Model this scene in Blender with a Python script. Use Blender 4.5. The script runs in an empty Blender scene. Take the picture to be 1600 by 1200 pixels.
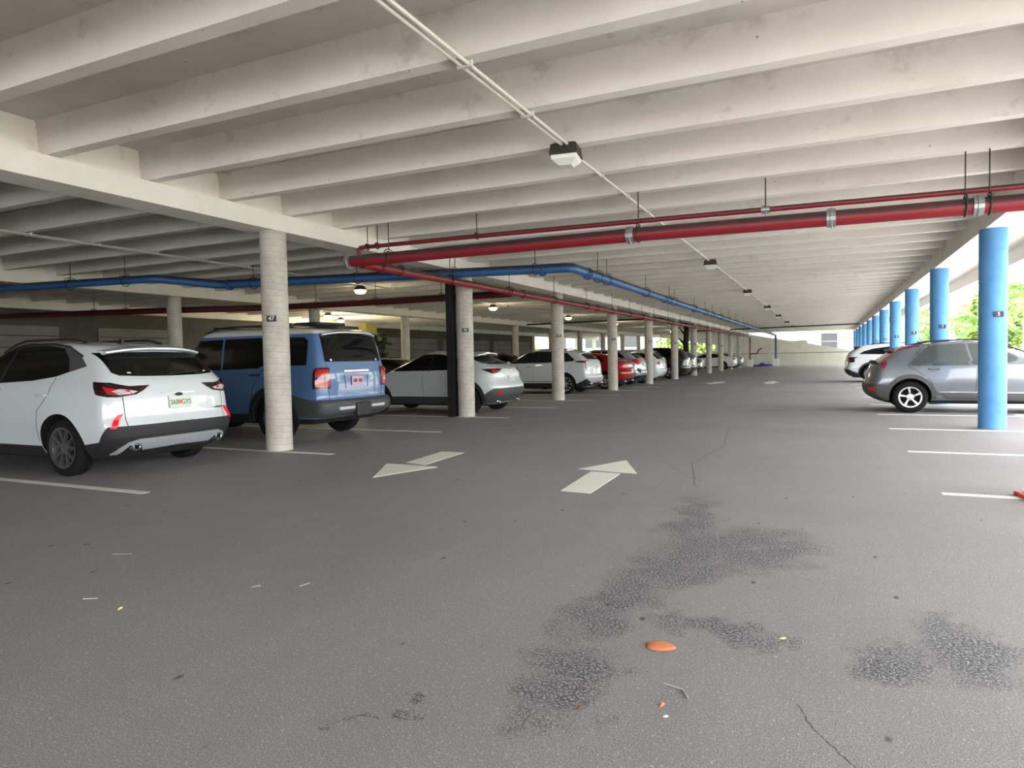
import bpy, bmesh, math, random
from mathutils import Vector, Matrix
from mathutils.geometry import tessellate_polygon
random.seed(7)
PI = math.pi
sc = bpy.context.scene
C = sc.collection

# ---------------------------------------------------------------- camera
cam = bpy.data.cameras.new('camera'); co = bpy.data.objects.new('camera', cam); C.objects.link(co)
cam.sensor_fit = 'HORIZONTAL'; cam.sensor_width = 36.0; cam.lens = 1060.24/1600*36.0
cam.clip_start = 0.05; cam.clip_end = 500
YAW, PIT, ROL, CH = .435, .0379, .02, 1.3284
fw = Vector((-math.sin(YAW), math.cos(YAW), 0)); rt = Vector((math.cos(YAW), math.sin(YAW), 0)); up = Vector((0, 0, 1))
fw2 = fw*math.cos(PIT) - up*math.sin(PIT); up2 = up*math.cos(PIT) + fw*math.sin(PIT)
rt3 = rt*math.cos(ROL) - up2*math.sin(ROL); up3 = up2*math.cos(ROL) + rt*math.sin(ROL)
m = Matrix((rt3, up3, -fw2)).transposed().to_4x4(); m.translation = Vector((0, 0, CH))
co.matrix_world = m
sc.camera = co
# ---------------------------------------------------------------- light, world, exposure
w = bpy.data.worlds.new('world'); sc.world = w; w.use_nodes = True
wn = w.node_tree.nodes; wl = w.node_tree.links
bg = wn['Background']
sky = wn.new('ShaderNodeTexSky'); sky.sky_type = 'HOSEK_WILKIE'; sky.turbidity = 4.0; sky.ground_albedo = 0.4
sky.sun_direction = Vector((.22, -.16, .96)).normalized()
mixw = wn.new('ShaderNodeMix'); mixw.data_type = 'RGBA'; mixw.inputs[0].default_value = .72
wl.new(sky.outputs[0], mixw.inputs[6]); mixw.inputs[7].default_value = (1.0, 1.0, 1.0, 1)
wl.new(mixw.outputs[2], bg.inputs[0]); bg.inputs[1].default_value = 8.0
sd = bpy.data.lights.new('sun', 'SUN'); sd.energy = 9.0; sd.angle = math.radians(1.0); sd.color = (1, .95, .86)
so = bpy.data.objects.new('sun', sd); C.objects.link(so)
so.rotation_euler = Vector((.22, -.16, .96)).to_track_quat('Z', 'Y').to_euler(); so.location = (0, 0, 40)
vs = sc.view_settings
vs.view_transform = 'Standard'; vs.look = 'None'; vs.gamma = 1.0; vs.use_curve_mapping = False
vs.exposure = 0.40
sc.display_settings.display_device = 'sRGB'
sc.cycles.max_bounces = 10; sc.cycles.diffuse_bounces = 7; sc.cycles.glossy_bounces = 4
sc.cycles.sample_clamp_indirect = 8.0; sc.cycles.use_denoising = True
sc.cycles.caustics_reflective = False; sc.cycles.caustics_refractive = False

# ---------------------------------------------------------------- materials
def lin(c):
    return tuple((x/12.92 if x <= .04045 else ((x+.055)/1.055)**2.4) for x in c) + (1,)
M = {}
def mat(name, rgb, rough=.5, metal=0., coat=0., emit=None, es=0., spec=.5, trans=0.):
    mt = bpy.data.materials.new(name); mt.use_nodes = True
    b = mt.node_tree.nodes['Principled BSDF']
    b.inputs['Base Color'].default_value = lin(rgb); b.inputs['Roughness'].default_value = rough
    b.inputs['Metallic'].default_value = metal; b.inputs['Coat Weight'].default_value = coat
    b.inputs['Coat Roughness'].default_value = .04
    b.inputs['Specular IOR Level'].default_value = spec; b.inputs['Transmission Weight'].default_value = trans
    if emit: b.inputs['Emission Color'].default_value = lin(emit); b.inputs['Emission Strength'].default_value = es
    M[name] = mt; return mt
def nodes(mt): return mt.node_tree.nodes, mt.node_tree.links, mt.node_tree.nodes['Principled BSDF']
def texco(n, l, scale=(1, 1, 1), rot=(0, 0, 0)):
    tc = n.new('ShaderNodeTexCoord'); mp = n.new('ShaderNodeMapping'); mp.inputs['Scale'].default_value = scale
    mp.inputs['Rotation'].default_value = rot
    l.new(tc.outputs['Object'], mp.inputs[0]); return mp.outputs[0]
def noise(n, l, co_, scale, detail=4, rough=.6):
    t = n.new('ShaderNodeTexNoise'); t.inputs['Scale'].default_value = scale; t.inputs['Detail'].default_value = detail
    t.inputs['Roughness'].default_value = rough; l.new(co_, t.inputs['Vector']); return t.outputs['Fac']
def ramp(n, l, src, stops):
    r = n.new('ShaderNodeValToRGB'); l.new(src, r.inputs[0]); e = r.color_ramp.elements
    while len(e) < len(stops): e.new(.5)
    for i, (p, c) in enumerate(stops):
        e[i].position = p; e[i].color = c if len(c) == 4 else tuple(c)+(1,)
    return r.outputs[0]
def mixc(n, l, fac, a, b, mode='MIX'):
    x = n.new('ShaderNodeMix'); x.data_type = 'RGBA'; x.blend_type = mode
    for s, i in ((fac, 0), (a, 6), (b, 7)):
        if hasattr(s, 'links') or hasattr(s, 'is_linked'): l.new(s, x.inputs[i])
        else: x.inputs[i].default_value = s
    return x.outputs[2]
def mth(n, l, op, a, b=None, clamp=False):
    x = n.new('ShaderNodeMath'); x.operation = op; x.use_clamp = clamp
    for i, s in enumerate((a, b)):
        if s is None: continue
        if isinstance(s, (int, float)): x.inputs[i].default_value = s
        else: l.new(s, x.inputs[i])
    return x.outputs[0]
def bump(n, l, b, h, strength=.3, dist=.01):
    bp = n.new('ShaderNodeBump'); bp.inputs['Strength'].default_value = strength; bp.inputs['Distance'].default_value = dist
    l.new(h, bp.inputs['Height']); l.new(bp.outputs[0], b.inputs['Normal'])

# asphalt with coarse dark worn patches, cracks and drips
mt = mat('asphalt', (.5, .5, .5), .62, spec=.5); n, l, b = nodes(mt)
v = texco(n, l)
big = noise(n, l, v, .35, 5, .6); mid = noise(n, l, v, 2.2, 5, .65); fine = noise(n, l, v, 150, 3, .8); grit = noise(n, l, v, 60, 2, .7)
vs_ = texco(n, l, (2.6, .16, 1)); trk = noise(n, l, vs_, 1.0, 4, .55)
c1 = ramp(n, l, big, [(.3, lin((.60, .58, .58))), (.7, lin((.71, .69, .685)))])
c1 = mixc(n, l, mth(n, l, 'MULTIPLY', mid, .5), c1, lin((.57, .555, .55)))
c1 = mixc(n, l, ramp(n, l, trk, [(.52, (0, 0, 0)), (.78, (.25, .25, .25))]), c1, lin((.73, .72, .70)))
c1 = mixc(n, l, ramp(n, l, fine, [(.42, (.8, .8, .8)), (.60, (0, 0, 0))]), c1, lin((.40, .39, .385)))
c1 = mixc(n, l, ramp(n, l, grit, [(.60, (0, 0, 0)), (.70, (.6, .6, .6))]), c1, lin((.80, .79, .77)))
geo = n.new('ShaderNodeNewGeometry'); sep = n.new('ShaderNodeSeparateXYZ')
wt = n.new('ShaderNodeTexNoise'); wt.inputs['Scale'].default_value = 2.6; wt.inputs['Detail'].default_value = 5; wt.inputs['Roughness'].default_value = .65; l.new(geo.outputs['Position'], wt.inputs['Vector'])
va = n.new('ShaderNodeVectorMath'); va.operation = 'MULTIPLY_ADD'; l.new(wt.outputs['Color'], va.inputs[0]); va.inputs[1].default_value = (.75, .9, 0); va.inputs[2].default_value = (-.375, -.45, 0)
vb = n.new('ShaderNodeVectorMath'); vb.operation = 'ADD'; l.new(geo.outputs['Position'], vb.inputs[0]); l.new(va.outputs[0], vb.inputs[1]); l.new(vb.outputs[0], sep.inputs[0])
tot = None
for (cx, cy, ax, ay, r) in [(-.98, 2.52, .22, .42, .1), (-1.05, 3.5, .22, .55, -.1), (-.85, 4.15, .32, .65, -.35), (-.98, 5.4, .2, 1.2, .08), (-.45, 4.9, .45, .55, -.3), (-.5, 3.3, .3, .16, .2), (-.7, 4.7, .45, .5, 0), (.55, 3.5, .22, .35, .2), (.28, 3.25, .2, .2, 0), (-5.9, 12.0, .2, .12, 0), (-1.5, 2.12, .07, .05, .2), (-1.57, 1.95, .08, .04, .5)]:
    dx = mth(n, l, 'SUBTRACT', sep.outputs[0], cx); dy = mth(n, l, 'SUBTRACT', sep.outputs[1], cy)
    cr, sr = math.cos(r), math.sin(r)
    u_ = mth(n, l, 'DIVIDE', mth(n, l, 'ADD', mth(n, l, 'MULTIPLY', dx, cr), mth(n, l, 'MULTIPLY', dy, sr)), ax)
    w_ = mth(n, l, 'DIVIDE', mth(n, l, 'SUBTRACT', mth(n, l, 'MULTIPLY', dy, cr), mth(n, l, 'MULTIPLY', dx, sr)), ay)
    d2 = mth(n, l, 'ADD', mth(n, l, 'MULTIPLY', u_, u_), mth(n, l, 'MULTIPLY', w_, w_))
    g = mth(n, l, 'SUBTRACT', 1.25, d2, True)
    tot = g if tot is None else mth(n, l, 'MAXIMUM', tot, g)
nz = noise(n, l, v, 4.2, 8, .78)
stain = mth(n, l, 'MULTIPLY', tot, ramp(n, l, nz, [(.28, (0, 0, 0)), (.50, (1, 1, 1))]))
stain = mth(n, l, 'MULTIPLY', stain, .95, True)
coarse = noise(n, l, v, 75, 3, .8)
darkc = mixc(n, l, ramp(n, l, coarse, [(.47, (0, 0, 0)), (.62, (1, 1, 1))]), lin((.22, .22, .235)), lin((.72, .71, .72)))
c1 = mixc(n, l, stain, c1, darkc)
vo = n.new('ShaderNodeTexVoronoi'); vo.inputs['Scale'].default_value = 2.5; vo.inputs['Randomness'].default_value = 1.0
l.new(texco(n, l, (1.6, .9, 1)), vo.inputs['Vector'])
spot = ramp(n, l, vo.outputs['Distance'], [(.03, (.85, .85, .85)), (.075, (0, 0, 0))])
c1 = mixc(n, l, spot, c1, lin((.2, .19, .19)))
l.new(c1, b.inputs['Base Color'])
bump(n, l, b, mth(n, l, 'ADD', fine, mth(n, l, 'MULTIPLY', coarse, mth(n, l, 'ADD', mth(n, l, 'MULTIPLY', stain, 1.5), .3))), .8, .012)

def painted(name, rgb, dark, patch, rough=.8, sx=(1, 1, 1), amount=.5):
    mt = mat(name, rgb, rough, spec=.3); n, l, b = nodes(mt); gp = n.new('ShaderNodeNewGeometry'); v = gp.outputs['Position']
    a = noise(n, l, v, .9, 6, .65); p = noise(n, l, v, 2.6, 5, .7); f = noise(n, l, v, 40, 3, .7)
    c = ramp(n, l, a, [(.3, lin(dark)), (.62, lin(rgb))])
    c = mixc(n, l, ramp(n, l, p, [(.60, (0, 0, 0)), (.70, (amount,)*3)]), c, lin(patch))
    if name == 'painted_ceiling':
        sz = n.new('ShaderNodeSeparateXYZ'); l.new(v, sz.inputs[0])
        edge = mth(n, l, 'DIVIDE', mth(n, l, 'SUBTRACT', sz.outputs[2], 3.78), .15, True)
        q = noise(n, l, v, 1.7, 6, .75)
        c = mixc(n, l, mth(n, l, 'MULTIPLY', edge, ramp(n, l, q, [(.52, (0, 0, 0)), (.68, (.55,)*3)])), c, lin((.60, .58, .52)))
    vo = n.new('ShaderNodeTexVoronoi'); vo.inputs['Scale'].default_value = 3.6; l.new(v, vo.inputs['Vector'])
    c = mixc(n, l, ramp(n, l, vo.outputs['Distance'], [(.02, (.8,)*3), (.045, (0, 0, 0))]), c, lin((.36, .34, .31)))
    l.new(c, b.inputs['Base Color']); bump(n, l, b, f, .25, .006); return mt
painted('painted_ceiling', (.87, .855, .835), (.82, .805, .78), (.68, .665, .61), amount=.45)
painted('painted_slab', (.80, .785, .76), (.74, .725, .70), (.63, .62, .56))
painted('painted_girder', (.92, .905, .875), (.87, .855, .82), (.72, .70, .65), amount=.35)
painted('wall_paint', (.86, .86, .80), (.80, .80, .745), (.74, .74, .68), amount=.3)
painted('dark_wall', (.36, .34, .31), (.29, .275, .25), (.25, .235, .21), amount=.4)
painted('grey_door', (.50, .49, .46), (.43, .42, .39), (.38, .37, .34), amount=.3)
painted('white_facade', (.80, .79, .75), (.75, .74, .70), (.80, .79, .75), amount=.2)
mt = mat('concrete_column', (.66, .65, .61), .9, spec=.25); n, l, b = nodes(mt)
v = texco(n, l); a = noise(n, l, v, 4, 6, .7); wv = n.new('ShaderNodeTexWave'); wv.bands_direction = 'Z'; wv.inputs['Scale'].default_value = 3.4
wv.inputs['Distortion'].default_value = 1.6; wv.inputs['Detail'].default_value = 3; wv.inputs['Detail Scale'].default_value = 1.0
l.new(texco(n, l, (1, 1, 1), (.10, 0, 0)), wv.inputs['Vector'])
c = ramp(n, l, a, [(.3, lin((.66, .64, .60))), (.7, lin((.80, .785, .74)))])
c = mixc(n, l, ramp(n, l, wv.outputs['Fac'], [(.0, (.28,)*3), (.05, (0, 0, 0))]), c, lin((.42, .40, .37)))
l.new(c, b.inputs['Base Color']); bump(n, l, b, wv.outputs['Fac'], .12, .006)
mt = mat('blue_column_paint', (.34, .57, .77), .55, spec=.35); n, l, b = nodes(mt); v = texco(n, l)
a = noise(n, l, v, 3, 5, .6); c = ramp(n, l, a, [(.3, lin((.31, .54, .75))), (.7, lin((.37, .60, .80)))]); l.new(c, b.inputs['Base Color'])
def pipe_paint(name, rgb, dust_shade, up_amt=.75, rough=.45):  # pipe colour; upper side painted darker for shade as well as dust
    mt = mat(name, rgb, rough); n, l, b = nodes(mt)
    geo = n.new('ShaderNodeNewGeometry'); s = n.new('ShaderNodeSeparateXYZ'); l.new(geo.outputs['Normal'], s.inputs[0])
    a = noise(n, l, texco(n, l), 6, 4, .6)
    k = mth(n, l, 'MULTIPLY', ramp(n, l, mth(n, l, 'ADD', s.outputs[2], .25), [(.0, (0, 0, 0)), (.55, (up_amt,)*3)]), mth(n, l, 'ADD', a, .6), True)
    l.new(mixc(n, l, k, lin(rgb), lin(dust_shade)), b.inputs['Base Color']); return mt
pipe_paint('red_pipe', (.52, .095, .14), (.25, .19, .19), .85); pipe_paint('shaded_red_pipe', (.34, .08, .09), (.16, .12, .12), .8)  # second red: same paint coloured darker to stand for shade in the bays
pipe_paint('blue_pipe', (.18, .37, .59), (.15, .19, .26))
mat('conduit_metal', (.80, .79, .75), .45, .1); mat('rod_steel', (.22, .21, .2), .6, .4); mat('galvanised', (.62, .64, .64), .4, .7)
mt = mat('line_paint', (.90, .90, .86), .8); n, l, b = nodes(mt)
a = noise(n, l, texco(n, l), 30, 5, .8); l.new(ramp(n, l, a, [(.33, lin((.6, .59, .56))), (.43, lin((.90, .90, .86)))]), b.inputs['Base Color'])
mat('arrow_paint', (.90, .91, .86), .8)
mat('black_steel', (.09, .09, .09), .55); mat('sign_black', (.06, .06, .06), .5); mat('sign_white', (.92, .92, .9), .6)
mat('white_car_paint', (.82, .85, .86), .25, 0, .9); mat('pearl_car_paint', (.80, .82, .825), .28, 0, .9)
mat('blue_car_paint', (.31, .44, .61), .3, 0, .8); mat('roof_white_paint', (.80, .80, .78), .35, 0, .6)
mat('red_car_paint', (.62, .05, .09), .22, .1, 1.0); mat('silver_car_paint', (.72, .74, .76), .25, .5, .9)
mat('grey_car_paint', (.43, .455, .49), .28, .35, .9); mat('black_car_paint', (.05, .05, .055), .18, 0, 1.0)
mat('dark_car_paint', (.17, .165, .18), .2, .3, 1.0)
mat('tinted_glass', (.055, .055, .055), .05, 0, 0, spec=.5); mat('side_glass', (.12, .13, .13), .05, spec=.6)
mat('light_glass', (.27, .30, .30), .06, spec=.7)
mat('black_plastic', (.13, .13, .135), .6); mat('grey_plastic', (.27, .275, .28), .55); mat('dark_underbody', (.035, .035, .035), .9)
mat('skid_silver', (.66, .67, .69), .4, .2); mat('lamp_dark', (.16, .03, .04), .12, 0, .8)
mat('lamp_maroon', (.52, .10, .17), .15, 0, .8)
mat('lamp_red', (.66, .06, .10), .15, 0, .8, emit=(.8, .05, .08), es=.04)
mat('lamp_clear', (.80, .78, .80), .15, 0, .8); mat('reflector_red', (.95, .08, .14), .3); mat('chrome', (.85, .86, .88), .12, 1.0)
mat('tyre_rubber', (.085, .085, .085), .85, spec=.25); mat('rim_dark', (.46, .46, .47), .35, .6); mat('rim_silver', (.80, .80, .81), .3, .7)
mat('plate_white', (.84, .86, .82), .5); mat('plate_pink', (.88, .62, .72), .5); mat('plate_green', (.25, .42, .28), .6); mat('plate_orange', (.90, .50, .20), .6)
mat('badge_blue', (.05, .06, .25), .3); mat('crack_grey', (.26, .25, .24), .9); mat('gap_black', (.03, .03, .03), .8)
mat('lamp_housing', (.17, .15, .13), .5); mat('lamp_lens', (.86, .86, .85), .35)
mat('lamp_on', (1, .93, .7), .4, emit=(1, .92, .66), es=14.0)
mat('cone_orange', (.93, .32, .14), .5); mat('cone_white', (.92, .92, .9), .5)
mat('clay', (.80, .49, .33), .9); mat('leaf_pale', (.85, .83, .55), .8); mat('twig', (.70, .69, .63), .8); mat('leaf_brown', (.42, .27, .17), .85)
mat('tarp_purple', (.22, .18, .65), .6); mat('trunk', (.62, .57, .52), .9); mat('bark_dark', (.16, .14, .12), .95)
def leafm(name, a_, b_):
    mt = mat(name, a_, .6); n, l, b = nodes(mt); oi = noise(n, l, texco(n, l), 1.3, 3, .6)
    l.new(ramp(n, l, oi, [(.35, lin(a_)), (.65, lin(b_))]), b.inputs['Base Color'])
    b.inputs['Transmission Weight'].default_value = 0; return mt
leafm('palm_leaf', (.24, .46, .16), (.46, .60, .22)); leafm('bush_leaf', (.30, .46, .18), (.55, .62, .28)); leafm('dark_leaf', (.10, .15, .09), (.16, .22, .12))
mat('grass', (.46, .50, .38), .9); mat('outside_concrete', (.82, .81, .79), .9); mat('yellow_wall', (.80, .74, .42), .8)
mat('window_dark', (.24, .25, .26), .4); mat('terracotta', (.5, .3, .2), .8)

# ---------------------------------------------------------------- mesh helpers
def mk(name, bm, m_, parent=None, smooth=False, loc=None, angle=35):
    me = bpy.data.meshes.new(name); bm.normal_update()
    bm.to_mesh(me); bm.free()
    for x in (m_ if isinstance(m_, (list, tuple)) else [m_]): me.materials.append(M[x])
    if smooth:
        me.shade_smooth() if hasattr(me, 'shade_smooth') else None
        me.set_sharp_from_angle(angle=math.radians(angle))
    o = bpy.data.objects.new(name, me); C.objects.link(o)
    if parent is not None: o.parent = parent
    if loc: o.location = loc
    return o
def share(name, me, parent=None, loc=(0, 0, 0), rot=None, scale=None):
    o = bpy.data.objects.new(name, me); C.objects.link(o); o.parent = parent; o.location = loc
    if rot: o.rotation_euler = rot
    if scale: o.scale = scale
    return o
def tag(o, label=None, cat=None, group=None, kind=None):
    if label: o['label'] = label
    if cat: o['category'] = cat
    if group: o['group'] = group
    if kind: o['kind'] = kind
    return o
def empty(name, loc=(0, 0, 0), rz=0, **k):
    o = bpy.data.objects.new(name, None); C.objects.link(o); o.location = loc; o.rotation_euler = (0, 0, rz); o.empty_display_size = .2
    return tag(o, **k)
def box(bm, x0, x1, y0, y1, z0, z1, mi=0):
    vs = [bm.verts.new((x, y, z)) for z in (z0, z1) for y in (y0, y1) for x in (x0, x1)]
    for f in ((0, 2, 3, 1), (4, 5, 7, 6), (0, 1, 5, 4), (2, 6, 7, 3), (0, 4, 6, 2), (1, 3, 7, 5)):
        bm.faces.new([vs[i] for i in f]).material_index = mi
def boxm(*a):
    bm = bmesh.new(); box(bm, *a); return bm
def bevelbox(x0, x1, y0, y1, z0, z1, r=.01, seg=2):
    bm = boxm(x0, x1, y0, y1, z0, z1)
    bmesh.ops.bevel(bm, geom=bm.edges[:], offset=r, segments=seg, affect='EDGES', profile=.5); return bm
def tube(bm, pts, r, seg=12, caps=True):
    pts = [Vector(p) for p in pts]; rings = []
    prev = None
    for i, p in enumerate(pts):
        d = (pts[min(i+1, len(pts)-1)] - pts[max(i-1, 0)]).normalized()
        if prev is None:
            a = d.orthogonal().normalized()
            if abs(d.z) < .9: a = d.cross(Vector((0, 0, 1))).normalized()
        else: a = (prev - d*prev.dot(d)).normalized()
        prev = a; b_ = d.cross(a)
        rr = r[i] if isinstance(r, (list, tuple)) else r
        rings.append([bm.verts.new(p + (a*math.cos(t) + b_*math.sin(t))*rr) for t in [2*PI*k/seg for k in range(seg)]])
    for A, B in zip(rings, rings[1:]):
        for k in range(seg): bm.faces.new((A[k], A[(k+1) % seg], B[(k+1) % seg], B[k]))
    if caps:
        bm.faces.new(rings[0][::-1]); bm.faces.new(rings[-1])
    return bm
def lathe(bm, prof, seg=32, axis='z', c=(0, 0, 0), mi=0):
    rings = []
    for r, h in prof:
        ring = []
        for k in range(seg):
            t = 2*PI*k/seg; x, y = r*math.cos(t), r*math.sin(t)
            p = (x, y, h) if axis == 'z' else ((x, h, y) if axis == 'y' else (h, x, y))
            ring.append(bm.verts.new((p[0]+c[0], p[1]+c[1], p[2]+c[2])))
        rings.append(ring)
    for A, B in zip(rings, rings[1:]):
        for k in range(seg):
            bm.faces.new((A[k], A[(k+1) % seg], B[(k+1) % seg], B[k])).material_index = mi
    return rings
def arc_path(pts, rad=.12, seg=6):
    pts = [Vector(p) for p in pts]; out = [pts[0]]
    for i in range(1, len(pts)-1):
        p = pts[i]; a = (pts[i-1]-p).normalized(); b_ = (pts[i+1]-p).normalized()
        s = p + a*rad; e = p + b_*rad
        for k in range(seg+1):
            t = k/seg; out.append((1-t)**2*s + 2*t*(1-t)*p + t*t*e)
    out.append(pts[-1]); return out
def textmesh(s, size, m_, parent, loc, rot, name='lettering', ext=.001):
    cu = bpy.data.curves.new('t', 'FONT'); cu.body = s; cu.size = size; cu.align_x = 'CENTER'; cu.align_y = 'CENTER'; cu.extrude = ext
    to = bpy.data.objects.new('t', cu); C.objects.link(to)
    bpy.context.view_layer.update()
    me = bpy.data.meshes.new_from_object(to.evaluated_get(bpy.context.evaluated_depsgraph_get()))
    bpy.data.objects.remove(to); me.materials.clear(); me.materials.append(M[m_])
    return share(name, me, parent, loc, rot)

# ---------------------------------------------------------------- floor and ground
floor = tag(mk('floor', boxm(-27.2, 5.2, -14, 96, -.2, 0), 'asphalt'), kind='structure')
tag(mk('ground', boxm(-120, 160, -40, 220, -.5, -.04), 'outside_concrete'), kind='structure')
tag(mk('lawn', boxm(15.5, 60, -16, 160, -.3, -.02), 'grass'), kind='structure')
tag(mk('lawn', boxm(-70, -27.2, 30, 160, -.3, -.02), 'grass'), kind='structure')
def flat(pts, name, mt_, lab=None, z=.003):
    bm = bmesh.new(); b0 = [bm.verts.new((x, y, 0)) for x, y in pts]; t0 = [bm.verts.new((x, y, z)) for x, y in pts]
    bm.faces.new(t0); nn = len(pts)
    for i in range(nn): bm.faces.new((b0[i], b0[(i+1) % nn], t0[(i+1) % nn], t0[i]))
    bmesh.ops.recalc_face_normals(bm, faces=bm.faces)
    o = mk(name, bm, mt_, floor)
    if lab: tag(o, lab)
    return o
ST = 2.976; Y0 = 4.76
for k in range(0, 24):
    y = Y0 + ST*k + (-.02 if k else 0)
    flat([(-12.2, y-.055), (-6.45, y-.055), (-6.45, y+.055), (-12.2, y+.055)], 'parking_stripe', 'line_paint')
for k in range(-1, 23):
    y = 7.30 + ST*k*.985
    flat([(.96, y-.055), (6.6, y-.055), (6.6, y+.055), (.96, y+.055)], 'parking_stripe', 'line_paint')
flat([(-4.70, 6.30), (-5.17, 7.23), (-4.38, 7.19)], 'painted_arrowhead', 'arrow_paint', 'white painted arrowhead pointing towards the viewer')
flat([(-4.97, 7.38), (-5.05, 8.42), (-4.68, 8.42), (-4.62, 7.28)], 'painted_arrow_shaft', 'arrow_paint')
flat([(-2.68, 7.58), (-2.32, 8.40), (-1.94, 7.47)], 'painted_arrowhead', 'arrow_paint', 'white painted arrowhead pointing down the aisle')
flat([(-2.41, 6.28), (-2.48, 7.46), (-2.12, 7.42), (-2.09, 6.25)], 'painted_arrow_shaft', 'arrow_paint')
flat([(-4.72, 31.0), (-5.2, 32.6), (-4.2, 32.5)], 'painted_arrowhead', 'arrow_paint'); flat([(-4.9, 32.7), (-4.9, 33.9), (-4.4, 33.9), (-4.4, 32.7)], 'painted_arrow_shaft', 'arrow_paint')
flat([(-2.7, 32.8), (-2.3, 34.4), (-1.9, 32.7)], 'painted_arrowhead', 'arrow_paint'); flat([(-2.5, 31.4), (-2.5, 32.6), (-2.1, 32.6), (-2.1, 31.4)], 'painted_arrow_shaft', 'arrow_paint')

def crack(pts, w_, seed):
    rr = random.Random(seed); P = []
    for (x0, y0), (x1, y1) in zip(pts, pts[1:]):
        for k_ in range(6): P.append((x0+(x1-x0)*k_/6+rr.uniform(-1, 1)*w_*2, y0+(y1-y0)*k_/6+rr.uniform(-1, 1)*w_*2))
    P.append(pts[-1]); bm = bmesh.new(); prev = None
    for i, (x, y) in enumerate(P):
        a = P[max(0, i-1)]; b_ = P[min(len(P)-1, i+1)]; d = Vector((b_[0]-a[0], b_[1]-a[1], 0)).normalized(); q = Vector((-d.y, d.x, 0))*w_*rr.uniform(.3, .8)
        c_ = (bm.verts.new(Vector((x, y, .0012))+q), bm.verts.new(Vector((x, y, .0012))-q))
        if prev: bm.faces.new((prev[0], prev[1], c_[1], c_[0]))
        prev = c_
    mk('crack', bm, 'crack_grey', floor)
crack([(-.10, 2.72), (-.05, 2.57), (.03, 2.45), (.10, 2.35), (.12, 2.1)], .0025, 1)
crack([(-1.2, 6.9), (-1.5, 8.4), (-1.35, 10.2), (-1.6, 12.6)], .004, 2); crack([(-1.9, 8.6), (-1.5, 7.7), (-1.2, 7.2)], .003, 3)
# ---------------------------------------------------------------- ceiling: slab, beams, girders
YA, YB = -13.0, 76.0  # roof carried on behind the camera, unseen, to darken the foreground
ceiling = tag(mk('ceiling', boxm(-27.0, 4.15, YA, YB, 3.93, 4.15), 'painted_slab'), kind='structure')
RS, RY0 = 1.180, 4.51
def stem_mesh(x0, x1):
    bm = bmesh.new(); zb, zt = 3.57, 3.935
    sec = [(0, zb), (.14, zb), (.17, zt), (-.03, zt)]
    nseg = 1
    A = [bm.verts.new((x0, y, z)) for y, z in sec]; B = [bm.verts.new((x1, y, z)) for y, z in sec]
    for i in range(4): bm.faces.new((A[i], A[(i+1) % 4], B[(i+1) % 4], B[i]))
    bm.faces.new(A); bm.faces.new(B[::-1])
    bmesh.ops.recalc_face_normals(bm, faces=bm.faces)
    me = bpy.data.meshes.new('beam'); bm.to_mesh(me); bm.free(); me.materials.append(M['painted_ceiling']); return me
STEM0 = -8
sm = [stem_mesh(-7.56, 2.36), stem_mesh(-17.0, -7.82), stem_mesh(-24.2, -17.36)]
i0 = int((YA - RY0)/RS) + 1; i1 = int((YB - RY0)/RS) - 1
for me in sm:
    for i in range(i0, i1+1): share('beam', me, ceiling, (0, RY0+RS*i, 0))
def girder(xl, xr, led_l=0, led_r=0, m_='painted_girder'):
    bm = bmesh.new()
    sec = [(xl-led_l, 3.30), (xr+led_r, 3.30), (xr+led_r, 3.56), (xr, 3.565), (xr, 3.94), (xl, 3.94), (xl, 3.565), (xl-led_l, 3.56)]
    A = [bm.verts.new((x, YA, z)) for x, z in sec]; B = [bm.verts.new((x, YB, z)) for x, z in sec]; nn = len(sec)
    for i in range(nn): bm.faces.new((A[i], A[(i+1) % nn], B[(i+1) % nn], B[i]))
    bm.faces.new(A); bm.faces.new(B[::-1]); bmesh.ops.recalc_face_normals(bm, faces=bm.faces)
    return mk('girder', bm, m_, ceiling)
girder(-7.82, -7.56, .08, .14); girder(-17.36, -17.0, .1, .1); girder(-24.6, -24.2, 0, .1); girder(2.36, 2.9, 0, 0)
mk('soffit', boxm(2.88, 3.9, YA, YB, 3.62, 3.94), 'painted_girder', ceiling)
mk('edge_beam', boxm(3.88, 4.15, YA, YB, 3.27, 5.2), 'painted_ceiling', ceiling)
mk('end_beam', boxm(-24, 2.4, 75.8, 76.0, 3.50, 4.4), 'painted_ceiling', ceiling)

# ---------------------------------------------------------------- walls
def prism(pts, axis, a0, a1):
    bm = bmesh.new(); f = (lambda p, a: (p[0], a, p[1])) if axis == 'y' else (lambda p, a: (a, p[0], p[1]))
    A = [bm.verts.new(f(p, a0)) for p in pts]; B = [bm.verts.new(f(p, a1)) for p in pts]; nn = len(pts)
    for i in range(nn): bm.faces.new((A[i], A[(i+1) % nn], B[(i+1) % nn], B[i]))
    bm.faces.new(A); bm.faces.new(B[::-1]); bmesh.ops.recalc_face_normals(bm, faces=bm.faces); return bm
tag(mk('wall_end', prism([(-10.9, 0), (-10.9, 3.93), (-9.0, 3.66), (-6.46, 3.14), (-3.35, 2.52), (-1.9, 2.60), (-1.78, 2.28), (-.48, 1.98), (.93, 1.75), (2.1, 1.5), (4.0, 1.2), (4.0, 0)], 'y', 75.6, 75.85), 'wall_paint'), kind='structure')
tag(mk('wall_end', prism([(-17.1, 0), (-17.1, 1.5), (-10.9, 1.5), (-10.9, 0)], 'y', 75.6, 75.85), 'wall_paint'), kind='structure')
tag(mk('wall_end', prism([(-17.1, 3.34), (-13.5, 2.74), (-10.9, 2.32), (-10.9, 3.93), (-17.1, 3.93)], 'y', 75.6, 75.85), 'wall_paint'), kind='structure')
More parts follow.
